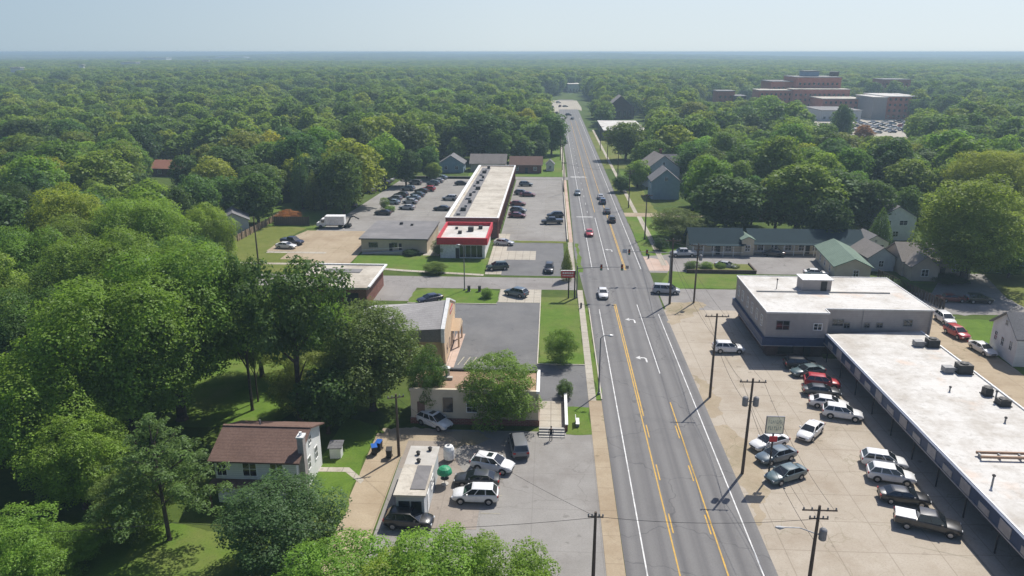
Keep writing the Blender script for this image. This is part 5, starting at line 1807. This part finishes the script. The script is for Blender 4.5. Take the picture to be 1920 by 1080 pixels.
MB().box(-.025, .105, 1.60, .025, .113, 1.607).build('mouth', M['dkskin'] if 'dkskin' in M else M['taillamp'], body)
# ------------------------------------------------------------------ TREES: nominal crown 11 m wide, 15 m tall
def quads_mesh(name, P_, N_, S_, m, asp=.72):
    """leaf-clump faces: centres P_, normals N_, sizes S_"""
    # fit the crown to its nominal 15 m top and 11 m spread
    n = len(P_)
    P_ = P_.copy()
    zt, zb = np.quantile(P_[:, 2], .995), np.quantile(P_[:, 2], .004)
    lo_ = max(.15, zb)
    P_[:, 2] = lo_ + (np.maximum(P_[:, 2], zb * .8) - zb) * (15 - lo_) / (zt - zb)
    P_[:, 2] = np.maximum(P_[:, 2], .08)
    rr = np.quantile(np.hypot(P_[:, 0], P_[:, 1]), .975)
    P_[:, :2] *= 5.6 / rr
    rnd = RNG.normal(size=(n, 3))
    A = np.cross(N_, rnd)
    A /= np.linalg.norm(A, axis=1)[:, None] + 1e-9
    B_ = np.cross(N_, A)
    a = A * (S_ * .5)[:, None]
    b = B_ * (S_ * .5 * asp)[:, None]
    bend = N_ * (S_ * .12)[:, None]
    co_ = np.stack([P_ - a - b * .5, P_ - b + bend, P_ + a + b * .2, P_ + b * 1.1 + bend], 1).reshape(-1, 3)
    me = bpy.data.meshes.new(name)
    me.vertices.add(4 * n)
    me.vertices.foreach_set('co', co_.astype(np.float32).ravel())
    me.loops.add(4 * n)
    me.loops.foreach_set('vertex_index', np.arange(4 * n, dtype=np.int32))
    me.polygons.add(n)
    me.polygons.foreach_set('loop_start', np.arange(0, 4 * n, 4, dtype=np.int32))
    me.update(calc_edges=True)
    me.materials.append(m)
    return me


def clump_leaves(C, RC, n, leaf, up=.35, squash=.8, nj=.38):
    C, RC = np.array(C), np.array(RC)
    w_ = RC ** 2
    idx = RNG.choice(len(C), n, p=w_ / w_.sum())
    d = RNG.normal(size=(n, 3))
    d[:, 2] += up
    d /= np.linalg.norm(d, axis=1)[:, None]
    rr = RNG.uniform(.55, 1.05, n) ** .6
    lump = 1 + .18 * np.sin(d[:, 0] * 7 + idx) * np.cos(d[:, 1] * 6 + idx * 2)
    P_ = C[idx] + d * (RC[idx] * rr * lump)[:, None] * np.array([1, 1, squash])
    N_ = d * .65 + np.array([0, 0, .5]) + RNG.normal(size=(n, 3)) * nj
    N_ /= np.linalg.norm(N_, axis=1)[:, None]
    S_ = leaf * RNG.uniform(.55, 1.35, n)
    return P_, N_, S_


def broad(seed, n, leaf, ncl, z0=3.2, z1=15, R_=5.5, irr=.22, rc=(.20, .40), flat=1.0, gaps=0.):
    rs = np.random.default_rng(seed)
    C, RC = [], []
    zc, hz_ = (z0 + z1) / 2 - .4, (z1 - z0) / 2
    ga = math.pi * (3 - 5 ** .5)
    ph = rs.uniform(0, 6.28, 6)
    for i in range(ncl):
        t = 1 - 2 * (i + .5) / ncl
        th = ga * i + rs.uniform(-.35, .35)
        q = math.sqrt(max(0, 1 - t * t))
        d = np.array([q * math.cos(th), q * math.sin(th), t])
        if rs.random() < gaps:
            continue
        k = 1 + irr * (math.sin(2 * th + ph[0]) * .5 + math.sin(3 * th + ph[1] + 2 * t) * .5 + math.sin(5 * t + ph[2]) * .4) + rs.uniform(-.12, .12)
        r = rs.uniform(*rc) * R_
        s = max(.25, .80 * k)
        taper = 1.0 if t > -.2 else 1 + .35 * (t + .2)
        C.append([d[0] * (R_ * s - r * .35) * taper, d[1] * (R_ * s - r * .35) * taper, zc + d[2] * (hz_ * s - r * .2) * flat])
        RC.append(r)
    for i in range(max(3, ncl // 6)):
        C.append([*(rs.normal(size=2) * R_ * .25), zc + rs.normal() * hz_ * .3])
        RC.append(R_ * .35)
    P_, N_, S_ = clump_leaves(C, RC, n, leaf)
    return P_, N_, S_


def trunk_mesh(name, h=9, r=.38, limbs=6, spread=3.2, seed=0, top=.55):
    rs = random.Random(seed)
    b = MB()
    lean = (rs.uniform(-.3, .3), rs.uniform(-.3, .3))
    b.tube([(0, 0, -.1), (0, 0, .25), (lean[0] * .4, lean[1] * .4, h * .45), (lean[0], lean[1], h)], [r * 1.5, r, r * .75, r * .25], 8)
    for k in range(limbs):
        a = k * 2.4 + rs.uniform(-.4, .4)
        z = h * (.32 + .5 * k / max(1, limbs - 1))
        L = spread * (1.1 - .45 * k / limbs)
        b.tube([(lean[0] * z / h, lean[1] * z / h, z), (math.cos(a) * L * .5, math.sin(a) * L * .5, z + L * .5), (math.cos(a) * L, math.sin(a) * L, z + L * 1.0)], [r * .42, r * .28, r * .1], 6)
    return b.mesh(name, M['bark'])


LEAF = M['leaf']
TR = {}


def reg(kind, crown, trunk):
    TR.setdefault(kind, []).append((crown, trunk))


for k in range(3):
    reg('big', quads_mesh('crown', *broad(100 + k, 72000, .21, 62 + 8 * k, irr=.26), LEAF), trunk_mesh('trunk', 9, .36, 6, 3.2, k))
for k in range(2):
    reg('round', quads_mesh('crown', *broad(120 + k, 60000, .21, 90, z0=1.5, irr=.08, rc=(.17, .28)), LEAF), trunk_mesh('trunk', 8, .33, 5, 3, 10 + k))
for k in range(2):
    reg('airy', quads_mesh('crown', *broad(140 + k, 13000, .32, 44, z0=6.6, irr=.35, rc=(.16, .3), gaps=.25), LEAF), trunk_mesh('trunk', 13, .34, 8, 2.6, 20 + k))
for k in range(2):
    reg('willow', quads_mesh('crown', *broad(160 + k, 46000, .24, 55, z0=1.2, irr=.2, rc=(.24, .4)), LEAF), trunk_mesh('trunk', 8, .4, 6, 3, 30 + k))
for k in range(5):
    reg('mid', quads_mesh('crown', *broad(200 + k, 8000, .6, 44, irr=.17, rc=(.22, .40), z0=1.6), LEAF), trunk_mesh('trunk', 9, .36, 4, 3, 40 + k))
for k in range(4):
    reg('low', quads_mesh('crown', *broad(240 + k, 2600, 1.0, 30, irr=.14, rc=(.26, .42), z0=1.2), LEAF), trunk_mesh('trunk', 9, .36, 3, 3, 50 + k))
for k in range(2):
    reg('bush', quads_mesh('crown', *broad(260 + k, 32000, .23, 40, z0=.2, irr=.22, rc=(.2, .36)), LEAF), trunk_mesh('trunk', 6, .3, 5, 3, 60 + k))


def pine(seed, n, leaf):
    rs = random.Random(seed)
    C, RC = [], []
    for lv in range(11):
        f = lv / 10
        z = 5.2 + f * 9.4
        L = 5.2 * (1 - f) ** .75 + .5
        for j in range(7 if lv < 8 else 4):
            a = j * 2 * math.pi / 7 + lv * .8 + rs.uniform(-.3, .3)
            ll = L * rs.uniform(.65, 1.1)
            for q in (.45, .72, 1.0):
                C.append([math.cos(a) * ll * q, math.sin(a) * ll * q, z + .5 * q * (1 - f) - .2 + rs.uniform(-.25, .25)])
                RC.append(.42 + .36 * (1 - f) * (1.1 - abs(q - .75)))
    C.append([0, 0, 14.7]); RC.append(.5)
    return clump_leaves(C, RC, n, leaf, .5, .6)


def column(seed, n, leaf, w0=5.0, point=.9):
    rs = random.Random(seed)
    C, RC = [], []
    for lv in range(22):
        f = lv / 21
        z = .8 + f * 13.6
        rr = w0 * (1 - f ** 1.6 * point) * (.75 + .25 * min(1, f * 6))
        for j in range(9):
            a = j * .698 + lv * .4
            C.append([math.cos(a) * rr * .72, math.sin(a) * rr * .72, z + rs.uniform(-.2, .2)])
            RC.append(rr * rs.uniform(.26, .36) + .15)
    return clump_leaves(C, RC, n, leaf, .5, 1.0)


reg('pine', quads_mesh('crown', *pine(3, 15000, .27), LEAF, .4), trunk_mesh('trunk', 14.2, .19, 12, 3.0, 3))
reg('column', quads_mesh('crown', *column(5, 7000, .5), LEAF), trunk_mesh('trunk', 12, .5, 3, 1.2, 4))
reg('spire', quads_mesh('crown', *column(6, 7000, .5, 5.2, .98), LEAF), trunk_mesh('trunk', 13, .5, 3, 1.0, 5))

TINT = dict(dark=(.112, .2, .047), deep=(.072, .132, .04), mid=(.195, .31, .05), light=(.285, .4, .06), yellow=(.38, .41, .05), gold=(.6, .5, .045), olive=(.215, .265, .065), pine=(.19, .285, .08), blue=(.105, .18, .07), brown=(.19, .15, .1), rust=(.5, .2, .075), fresh=(.25, .385, .057))
NTREE = [0]


def tree(kind, x, y, h, w, tint, label, group=None, name=None, cat='tree', jit=.1):
    v = TR[kind]
    i = NTREE[0]
    NTREE[0] += 1
    cr, tk_ = v[i % len(v)]
    r = empty(name or {'pine': 'pine_tree', 'column': 'cypress_tree', 'spire': 'spruce_tree', 'bush': 'bush'}.get(kind, 'broadleaf_tree'), (x, y, 0), random.uniform(0, 6.28), label, cat, group)
    r.scale = (w / 11, w / 11, h / 15)
    c = link('crown', cr, r)
    j = [1 + random.uniform(-jit, jit) for _ in range(3)]
    t = TINT[tint] if isinstance(tint, str) else tint
    b_ = 1 + random.uniform(-jit, jit)
    c.color = (t[0] * j[0] * b_, t[1] * j[1] * b_, t[2] * j[2] * b_, 1)
    link('trunk', tk_, r)
    PLACED.append((x, y, w * .5))
    return r


PLACED = []


def tt(kind, u, vt, h, w, tint, label, **k):
    """tree whose crown top is seen at (u, vt), height h"""
    x, y = G(u, vt, h)
    # the crown's near shoulder hides its own top a little: stand it a touch closer
    return tree(kind, x, y - w * .12, h, w, tint, label, **k)


def tb(kind, u, vb, h, w, tint, label, **k):
    x, y = G(u, vb)
    return tree(kind, x, y, h, w, tint, label, **k)


# --- trees placed one by one from the photograph
tt('round', 78, 640, 15, 14.5, 'light', 'big round pale green tree cut by the lower left picture edge')
tt('round', 140, 772, 10, 9, 'light', 'round green tree just below the big round pale green one')
tb('pine', 318, 1012, 12.6, 11.5, 'pine', 'tall open pine on the lower left lawn in front of the brown roof')
tb('bush', 541, 1056, 8.4, 10.6, 'blue', 'wide dark blue-green tree in front of the white house')
tt('bush', 640, 1012, 7.5, 10, 'fresh', 'bright leafy treetop at the bottom edge over the driveway end')
tt('bush', 828, 990, 8.5, 10, 'fresh', 'bright leafy treetop at the bottom edge in front of the black SUV')
tt('bush', 960, 1022, 8, 8, 'fresh', 'bright leafy treetop at the bottom edge nearest the road-edge pole')
tt('bush', 745, 1035, 7.5, 8, 'light', 'pale leafy treetop at the bottom edge between two bright ones')
tt('bush', 10, 965, 8, 8, 'fresh', 'leafy green bush in the bottom left corner')
tt('bush', 118, 985, 4, 6.5, 'mid', 'low green bush on the lawn left of the pine')
tt('bush', 70, 1040, 4, 5, 'fresh', 'low bright bush at the bottom edge beside the corner bush')
tt('bush', 240, 870, 7, 7, 'olive', 'dull olive small tree left of the pine')
tb('big', 342, 786, 21.3, 19, 'mid', 'tall broad tree with forked trunk behind the pine')
tt('big', 225, 515, 20, 16, 'mid', 'tall green tree left of the forked-trunk tree')
tt('big', 150, 570, 15, 12, 'dark', 'dark green tree above the big round pale one')
tt('big', 60, 545, 16, 13, 'dark', 'dark broad tree at the left edge above the big round pale one')
tt('mid', 200, 640, 11, 10, 'dark', 'dark lower tree left of the forked-trunk tree')
tt('mid', 275, 650, 9, 9, 'mid', 'green lower tree beside the paddling pool')
tt('big', 130, 350, 19, 17, (.33, .405, .055), 'large yellow-green tree in the left wood, brightest of its row')
tt('big', 270, 372, 18, 15, 'light', 'light green tree right of the large yellow-green one')
tt('big', 385, 385, 15, 11, 'light', 'light green tree beside the white garden shed')
tt('big', 60, 430, 18, 15, 'mid', 'broad green tree below the large yellow-green one')
tt('big', 190, 440, 19, 15, 'mid', 'broad green tree in the middle of the left wood')
tt('big', 320, 450, 18, 14, 'mid', 'green tree between the wooden fence and the forked-trunk tree')
tt('mid', 400, 470, 10, 9, 'mid', 'green tree at the near end of the wooden fence')
tt('big', 20, 350, 17, 13, 'deep', 'very dark tree at the left edge beside the yellow-green one')
tt('mid', 182, 284, 17, 18, 'light', 'wide light green dome behind the large yellow-green tree')
tt('mid', 45, 225, 19, 19, 'deep', 'huge dark dome behind the light green dome, cut by the picture edge')
tt('mid', 130, 225, 17, 15, 'dark', 'dark dome right of the huge dark one')
tt('airy', 445, 478, 20, 6.5, 'dark', 'thinnest tall dark tree with bare trunks behind the white house')
tt('airy', 545, 485, 20.5, 12.5, 'dark', 'tall airy tree with one long bare trunk behind the white house')
tt('airy', 470, 600, 11, 4, 'dark', 'dark ivy-like undergrowth tree between the two bare trunks')
tb('willow', 700, 768, 13.8, 12.6, 'pine', 'big soft grey-green willow between the white house and the cream building')
tt('bush', 800, 650, 9, 5, 'dark', 'dark bushy tree at the willow edge by the gravel roof')
tt('bush', 565, 650, 8.5, 8, 'olive', 'olive green tree behind the brown-roofed house')
tt('mid', 610, 690, 8, 7, 'dark', 'dark small tree between the olive one and the willow')
tb('bush', 938, 790, 8.6, 9.8, 'mid', 'bushy green tree hiding the front of the cream building')
tb('bush', 1050, 681, 5.4, 4.8, 'mid', 'small green tree on the grass island by the dark lot')
tb('column', 1062, 526, 6.5, 2.4, 'olive', 'slim young tree beside the red pole sign')
tb('bush', 1060, 745, 2.4, 2.2, 'dark', 'small dark conifer bush at the end of the low wall')
tb('bush', 913, 558, 1.8, 2.4, 'mid', 'low shrub on the lawn island by the side street')
tb('bush', 815, 512, 2.4, 5, 'olive', 'low olive shrub on the bank in front of the corner shop')
tb('bush', 825, 480, 3.6, 4, 'olive', 'shrub at the corner of the red-fascia shop')
tb('bush', 772, 478, 1.3, 3.5, 'deep', 'low dark shrub under the cream shop wall')
tt('mid', 1395, 200, 18, 15, 'blue', 'dark blue-green tree hiding the foot of the hospital')
tt('mid', 1545, 232, 16, 13, 'mid', 'green tree at the front edge of the hospital car park')
tt('mid', 1585, 250, 16, 15, 'olive', 'olive tree in front of the hospital car park beside the rusty red one')
tt('mid', 345, 292, 12, 9, 'dark', 'dark tree half covering the orange-red roof')
# left of the lots
tt('mid', 430, 275, 15, 17, 'dark', 'wide dark green tree behind the dry lawn')
tt('mid', 370, 330, 13, 12, 'dark', 'dark tree beside the orange-red roofed house')
tt('mid', 480, 325, 13, 13, 'dark', 'dark tree in front of the golden one')
tt('mid', 455, 256, 13, 14, 'gold', 'golden yellow tree above the dark ones left of the lots')
tt('mid', 515, 272, 10, 6, 'yellow', 'small yellowish tree at the end of the golden one')
tb('spire', 568, 392, 17, 6, 'blue', 'tall dark spruce at the corner of the left lot')
tb('column', 590, 394, 11, 5.5, 'olive', 'short brownish cypress between the spruce and the clipped one')
tb('column', 612, 393, 9.3, 4.4, 'deep', 'clipped dark cypress column at the lot edge')
tt('mid', 660, 262, 19, 17, (.33, .385, .055), 'large yellow-green tree overhanging the left lot')
tt('mid', 640, 285, 17, 12, 'dark', 'dark tree at the shaded side of the large yellow-green one over the lot')
tt('mid', 598, 232, 16, 14, 'light', 'light green tree behind the spruce')
tt('mid', 720, 252, 17, 13, 'light', 'light green tree at the far corner of the left lot')
tt('mid', 760, 280, 12, 10, 'deep', 'dark tree behind the far edge of the left lot')
tt('mid', 800, 275, 11, 9, 'dark', 'dark tree above the double row of cars')
tt('mid', 812, 305, 6, 6, 'fresh', 'small bright green tree at the far edge of the left lot')
tt('mid', 905, 212, 19, 24, 'dark', 'huge round dark green tree behind the long brick building')
tt('mid', 815, 212, 18, 16, 'mid', 'round green tree left of the huge round dark one')
tt('mid', 830, 167, 17, 26, 'light', 'broad light green tree behind the round green one')
tt('mid', 985, 205, 17, 15, 'yellow', 'bright yellow-green tree between the huge round dark one and the road')
tt('mid', 1035, 215, 17, 14, 'dark', 'dark tree leaning over the road on its left side')
tt('mid', 1010, 262, 9, 8, 'deep', 'dark tree behind the red-brick bungalow')
tt('mid', 775, 205, 17, 13, 'mid', 'green tree in the wood left of the round green one')
# right of the road
tt('mid', 1175, 230, 15, 17, 'mid', 'tall green tree right of the road by the white-roofed hall')
tt('mid', 1197, 300, 9, 8, 'fresh', 'bright green small tree left of the blue gabled house')
tt('mid', 1165, 330, 5, 6, 'dark', 'dark bush left of the blue gabled house by the poles')
tt('bush', 1275, 388, 7.5, 14, 'olive', 'wide bushy tree at the lawn edge below the blue gabled house')
tt('bush', 1240, 445, 3, 3.5, 'deep', 'round dark shrub by the lawn sidewalk')
tt('mid', 1365, 330, 14, 18, 'dark', 'large dark round tree behind the motel front')
tt('mid', 1308, 268, 14, 14, 'dark', 'dark tree behind the pale many-roofed house')
tt('mid', 1420, 265, 14, 16, 'mid', 'green tree above the large dark round one')
tt('mid', 1500, 308, 17, 18, 'mid', 'tall green tree behind the long motel range')
tt('mid', 1575, 318, 15, 17, 'dark', 'tall dark tree at the back of the long motel range')
tt('mid', 1460, 335, 13, 12, 'olive', 'olive tree behind the middle of the motel')
tt('mid', 1555, 372, 11, 10, 'deep', 'very dark tree right behind the long motel roof')
tt('mid', 1640, 340, 13, 11, 'dark', 'dark tree beside the tall white house')
tt('column', 1655, 392, 9, 5, 'dark', 'narrow dark tree in front of the tall white house')
tb('willow', 1805, 528, 20, 21, 'light', 'big drooping green tree over the two dark cars')
tt('big', 1850, 282, 19, 20, 'yellow', 'large bright yellow-green tree behind the big drooping one')
tt('mid', 1785, 300, 15, 13, 'fresh', 'bright green tree left of the large yellow-green one on the right')
tt('mid', 1700, 290, 14, 14, 'mid', 'green tree behind the tall white house')
tt('big', 1905, 370, 14, 12, 'light', 'light green tree at the right edge beside the drooping one')
tt('mid', 1898, 455, 7, 8, 'mid', 'low green tree at the right edge by the pale blue cottage')
tb('bush', 1690, 545, 2.0, 4, 'deep', 'low dark shrub by the end of the board fence')
tt('bush', 1715, 455, 3, 5, 'fresh', 'bright shrub in the white house garden')
tt('bush', 1745, 425, 4, 4, 'mid', 'green shrub right of the tall white house')
tt('mid', 1440, 180, 20, 18, 'fresh', 'bright round tree in front of the hospital')
tt('mid', 1492, 222, 18, 17, 'light', 'light green tree left of the hospital car park')
tt('mid', 1582, 197, 19, 9, 'blue', 'narrow dark tree in front of the clinic')
tt('mid', 1620, 234, 10, 9, 'rust', 'rusty red tree at the hospital car park edge')
tt('mid', 1300, 192, 18, 18, 'olive', 'olive yellow tree left of the hospital')
tt('mid', 1218, 180, 13, 13, 'gold', 'golden tree right of the columned hall')
tt('mid', 1272, 208, 12, 12, 'yellow', 'yellowish tree between the columned hall and the hospital')
for i, (x, y, h, w_, t_) in enumerate(((30, 151, 1.6, 2.6, 'mid'), (32.5, 150.2, 1.8, 2.8, 'fresh'), (35.4, 150.6, 1.4, 2.4, 'mid'), (38.3, 151, 1.2, 2.4, 'olive'), (28.8, 149.5, 1.7, 2.4, 'dark'))):
    tree('bush', x, y, h, w_, t_, ('leafy shrub in the middle of the timber planter', 'brightest shrub in the timber planter', 'low shrub right of the brightest in the timber planter', 'olive shrub at the far corner of the timber planter', 'dark shrub at the road end of the timber planter')[i], 'shrubs in the timber planter')
tree('bush', -68.5, 190, 3.2, 7, 'rust', 'orange-brown shrub behind the dark screen fence')
tree('bush', -47, 207.5, 3.6, 3, 'olive', 'young tree with yellow-green leaves on the lot lamp island')
tree('bush', -45, 205.5, 1.6, 3, 'fresh', 'low bright shrub on the lot island by the black sedan')
tree('bush', -79, 172, 4.2, 6, 'brown', 'purple-brown bush in front of the white garden shed')
tree('bush', 78, 151 - 6.6, 1.3, 7, 'deep', 'low dark hedge plant under the beige bungalow windows')
tree('bush', 1.9, 90, 1.2, 1.0, 'mid', 'tiny shrub at the road end of the low wall')

# --- the woods: one by one up to 300 in view, nearest first; the rest as one mass
CLEAR = [(1314, 168, 1368, 190, 545), (425, 430, 690, 535, 190), (690, 335, 1062, 560, 272), (620, 372, 690, 430, 215), (1040, 185, 1095, 262, 700), (1055, 250, 1120, 330, 450), (1058, 330, 1165, 420, 300), (1070, 420, 1240, 560, 200),
         (1165, 385, 1262, 480, 222), (1210, 440, 1640, 600, 166), (1215, 312, 1276, 375, 230), (1386, 138, 1545, 182, 720), (1528, 178, 1682, 208, 640), (1530, 222, 1560, 246, 470), (1604, 218, 1700, 254, 480), (1655, 385, 1732, 452, 190), (1600, 455, 1770, 530, 165),
         (282, 296, 350, 325, 268), (420, 388, 480, 436, 182), (870, 288, 1060, 336, 290), (1640, 530, 1920, 760, 125), (1060, 150, 1090, 168, 860), (1112, 220, 1200, 262, 445), (1155, 190, 1202, 224, 530), (385, 700, 690, 1080, 92), (1212, 285, 1262, 320, 262),
         (345, 660, 640, 790, 80), (0, 640, 215, 960, 66), (200, 600, 345, 760, 74), (150, 940, 460, 1080, 62), (1095, 255, 1135, 385, 330)]
KEEP = [(-65, 142, 6, 270), (-46, 120, 30, 150), (1, -50, 27, 640), (-25, 20, 30, 130), (20, -10, 90, 170), (88, 118, 112, 152), (-8, 555, 34, 770), (24, 222, 48, 270), (-45, 270, 6, 296), (152, 408, 236, 560), (110, 538, 300, 660), (24, 384, 52, 448), (14, 846, 34, 866), (34, 510, 58, 536),
        (-148, 259, -128, 276), (-172, 306, -144, 324), (-86, 150, -60, 196), (-37, 58, -20, 78), (-48, 55, -26, 57), (74, 150, 92, 192), (94, 154, 120, 186), (48, 196, 62, 210), (130, 465, 160, 492), (20, 200, 66, 209), (-70, 200, -60, 210)]


def ok(x, y, h, w_):
    for a, b, c, d in KEEP:
        if a - w_ * .3 < x < c + w_ * .3 and b - w_ * .3 < y < d + w_ * .3:
            return False
    p, q = PX(x, y, h), PX(x, y, 0)
    if not p:
        return False
    pw = w_ * .5 * F / max(20, y)
    for u0, v0, u1, v1, dist in CLEAR:
        if y < dist and p[0] + pw > u0 and p[0] - pw < u1 and p[1] < v1 and q[1] - (q[1] - p[1]) * .15 > v0:
            return False
    return True


def infield(x, y, h, m=40):
    p = PX(x, y, h)
    return p and -m < p[0] < 1920 + m and p[1] < 1080 + m


cand = []
rg = random.Random(21)
for _ in range(72000):
    y = math.sqrt(rg.uniform(48 ** 2, 720 ** 2))
    x = rg.uniform(-.98, .94) * y
    w_ = rg.triangular(6.5, 19, 12.5)
    h = min(19.5, w_ * rg.uniform(.85, 1.3) + 1.5)
    cand.append((x, y, h, w_))
grid = {}


def near(x, y, rad):
    gx_, gy_ = int(x // 16), int(y // 16)
    for i in (-1, 0, 1):
        for j in (-1, 0, 1):
            for (a, b, c) in grid.get((gx_ + i, gy_ + j), ()):
                if (a - x) ** 2 + (b - y) ** 2 < (min(13.5, (rad + c) * .72)) ** 2:
                    return True
    return False


def put(x, y, rad):
    grid.setdefault((int(x // 16), int(y // 16)), []).append((x, y, rad))


for x, y, r_ in PLACED:
    put(x, y, r_)
fill = []
for x, y, h, w_ in cand:
    if infield(x, y, h, 480) and not near(x, y, w_ / 2) and ok(x, y, h, w_):
        put(x, y, w_ / 2)
        fill.append((x, y, h, w_))
beside = [t for t in fill if not infield(*t[:3], 60)]     # just outside the view: part of the mass
fill = [t for t in fill if infield(*t[:3], 60)]
fill.sort(key=lambda t: t[1])
NIND = max(0, 296 - len(PLACED))
PAL = [('dark', 'dark green', 24), ('deep', 'very dark green', 7), ('mid', 'mid green', 36), ('light', 'light green', 20), ('yellow', 'yellow-green', 4), ('olive', 'dull olive', 5), ('blue', 'blue-green', 5)]
ptot = [p for p, _, n in PAL for _ in range(n)]
pname = {p: q for p, q, _ in PAL}


def region(x, y):
    if x < -60 and y < 140:
        return 'in the near left wood beside the white house'
    if x < -60 and y < 215:
        return 'in the left wood beyond the wooden fence'
    if x < 0:
        return 'in the left wood beyond the parking lots'
    if y < 190:
        return 'among the houses on the right beyond the alley'
    return 'in the right-hand wood behind the motel and blue house'


for i, (x, y, h, w_) in enumerate(fill[:NIND]):
    t_ = rg.choice(ptot)
    reg_ = region(x, y)
    t_ = tuple(q * rg.uniform(.78, 1.25) for q in TINT[t_]) if False else t_
    tree('big' if y < 125 else ('mid' if y < 330 else 'low'), x, y, h, w_, t_, f'{pname[t_]} woodland tree {reg_}', f'{pname[t_]} woodland trees {reg_}', jit=.15)
print('placed', len(PLACED), 'fill', len(fill), 'individual', NIND, 'last y', fill[min(NIND, len(fill) - 1)][1])


def mass(name, pts, mesh_obj, label):
    """one wood: every crown is an instance on one point cloud"""
    me = bpy.data.meshes.new(name)
    me.from_pydata([p[:3] for p in pts], [], [])
    a = me.attributes.new('crown_size', 'FLOAT_VECTOR', 'POINT')
    a.data.foreach_set('vector', np.array([p[3] for p in pts], dtype=np.float32).ravel())
    a = me.attributes.new('turn', 'FLOAT_VECTOR', 'POINT')
    a.data.foreach_set('vector', np.array([(0, 0, p[4]) for p in pts], dtype=np.float32).ravel())
    o = link(name, me)
    g = bpy.data.node_groups.new(name, 'GeometryNodeTree')
    g.interface.new_socket('Geometry', in_out='INPUT', socket_type='NodeSocketGeometry')
    g.interface.new_socket('Geometry', in_out='OUTPUT', socket_type='NodeSocketGeometry')
    gi, go = g.nodes.new('NodeGroupInput'), g.nodes.new('NodeGroupOutput')
    oi = g.nodes.new('GeometryNodeObjectInfo')
    oi.inputs['Object'].default_value = mesh_obj
    oi.inputs['As Instance'].default_value = True
    ip = g.nodes.new('GeometryNodeInstanceOnPoints')
    na = g.nodes.new('GeometryNodeInputNamedAttribute')
    na.data_type = 'FLOAT_VECTOR'
    na.inputs['Name'].default_value = 'crown_size'
    nr = g.nodes.new('GeometryNodeInputNamedAttribute')
    nr.data_type = 'FLOAT_VECTOR'
    nr.inputs['Name'].default_value = 'turn'
    sm = g.nodes.new('GeometryNodeSetMaterial')
    sm.inputs['Material'].default_value = M['farleaf']
    L_ = g.links.new
    L_(gi.outputs[0], ip.inputs['Points'])
    L_(oi.outputs['Geometry'], sm.inputs['Geometry'])
    L_(sm.outputs[0], ip.inputs['Instance'])
    L_([q for q in na.outputs if q.enabled][0], ip.inputs['Scale'])
    L_([q for q in nr.outputs if q.enabled][0], ip.inputs['Rotation'])
    L_(ip.outputs[0], go.inputs[0])
    md = o.modifiers.new('crowns', 'NODES')
    md.node_group = g
    return tag(o, label, 'woodland', kind='stuff')


def proto_obj(kind, k):
    me = TR[kind][k][0]
    return [o for o in bpy.data.objects if o.data is me][0] if any(o.data is me for o in bpy.data.objects) else None


groups = [[] for _ in range(4)]
for i, (x, y, h, w_) in enumerate(fill[NIND:] + beside):
    groups[i % 4].append((x, y, 0, (w_ / 11, w_ / 11, h / 15), rg.uniform(0, 6.28)))
cl = np.random.default_rng(9)
far = []
yy = 715.
while yy < 2300:
    sp_ = 12.5 + (yy - 715) / 150
    for x in np.arange(-.86 * yy, .80 * yy, sp_):
        far.append((x + cl.uniform(-4, 4), yy + cl.uniform(-4, 4), 0, None, cl.uniform(0, 6.28), sp_))
    yy += sp_ * 1.05
while yy < 9600:
    sp_ = 22 + (yy - 2300) / 75
    for x in np.arange(-.86 * yy, .80 * yy, sp_):
        far.append((x + cl.uniform(-.4, .4) * sp_, yy + cl.uniform(-.4, .4) * sp_, 0, None, cl.uniform(0, 6.28), sp_))
    yy += sp_ * 1.1
n = 0
for i, (x, y, z, _, a, sp_) in enumerate(far):
    if not (y > 770 or abs(x - 10) > 28):
        continue
    if any(a0 < x < c0 and b0 < y < d0 for a0, b0, c0, d0 in KEEP):
        continue
    if y < 900 and not ok(x, y, 15, 14):
        continue
    band = math.sin(x * .004 + y * .0031) + math.sin(x * .0017 - y * .006 + 1.3)
    if y > 1500 and cl.random() < .10 + .06 * band:
        continue
    s = sp_ * cl.triangular(.7, 1.2, 1.9) / 11
    h = min(20, s * 11 * cl.uniform(.75, 1.15)) + 1.2 * band if y < 2300 else cl.uniform(9, 18)
    groups[i % 4].append((x, y, hill(x, y), (s, s, h / 15), a))
    n += 1
print('far instances', n)
low = [o for o in bpy.data.objects if o.type == 'MESH' and o.parent and any(o.data is c for c, _ in TR['low'])]
for k in range(4):
    me = TR['low'][k][0]
    src = [o for o in low if o.data is me]
    if src:
        s_ = src[0]
    else:
        # stand one real tree of this crown at the wood's near edge
        x, y, z, sc, a = groups[k].pop(0)
        r = tree('low', x, y, sc[2] * 15, sc[0] * 11, 'mid', f'woodland tree at the near edge of the far woods, crown shape {k}', 'trees at the near edge of the far woods')
        s_ = r.children[0]
        s_.data = me
    mass('distant_woods', groups[k], s_, 'endless green canopy of distant woods reaching the hazy horizon')
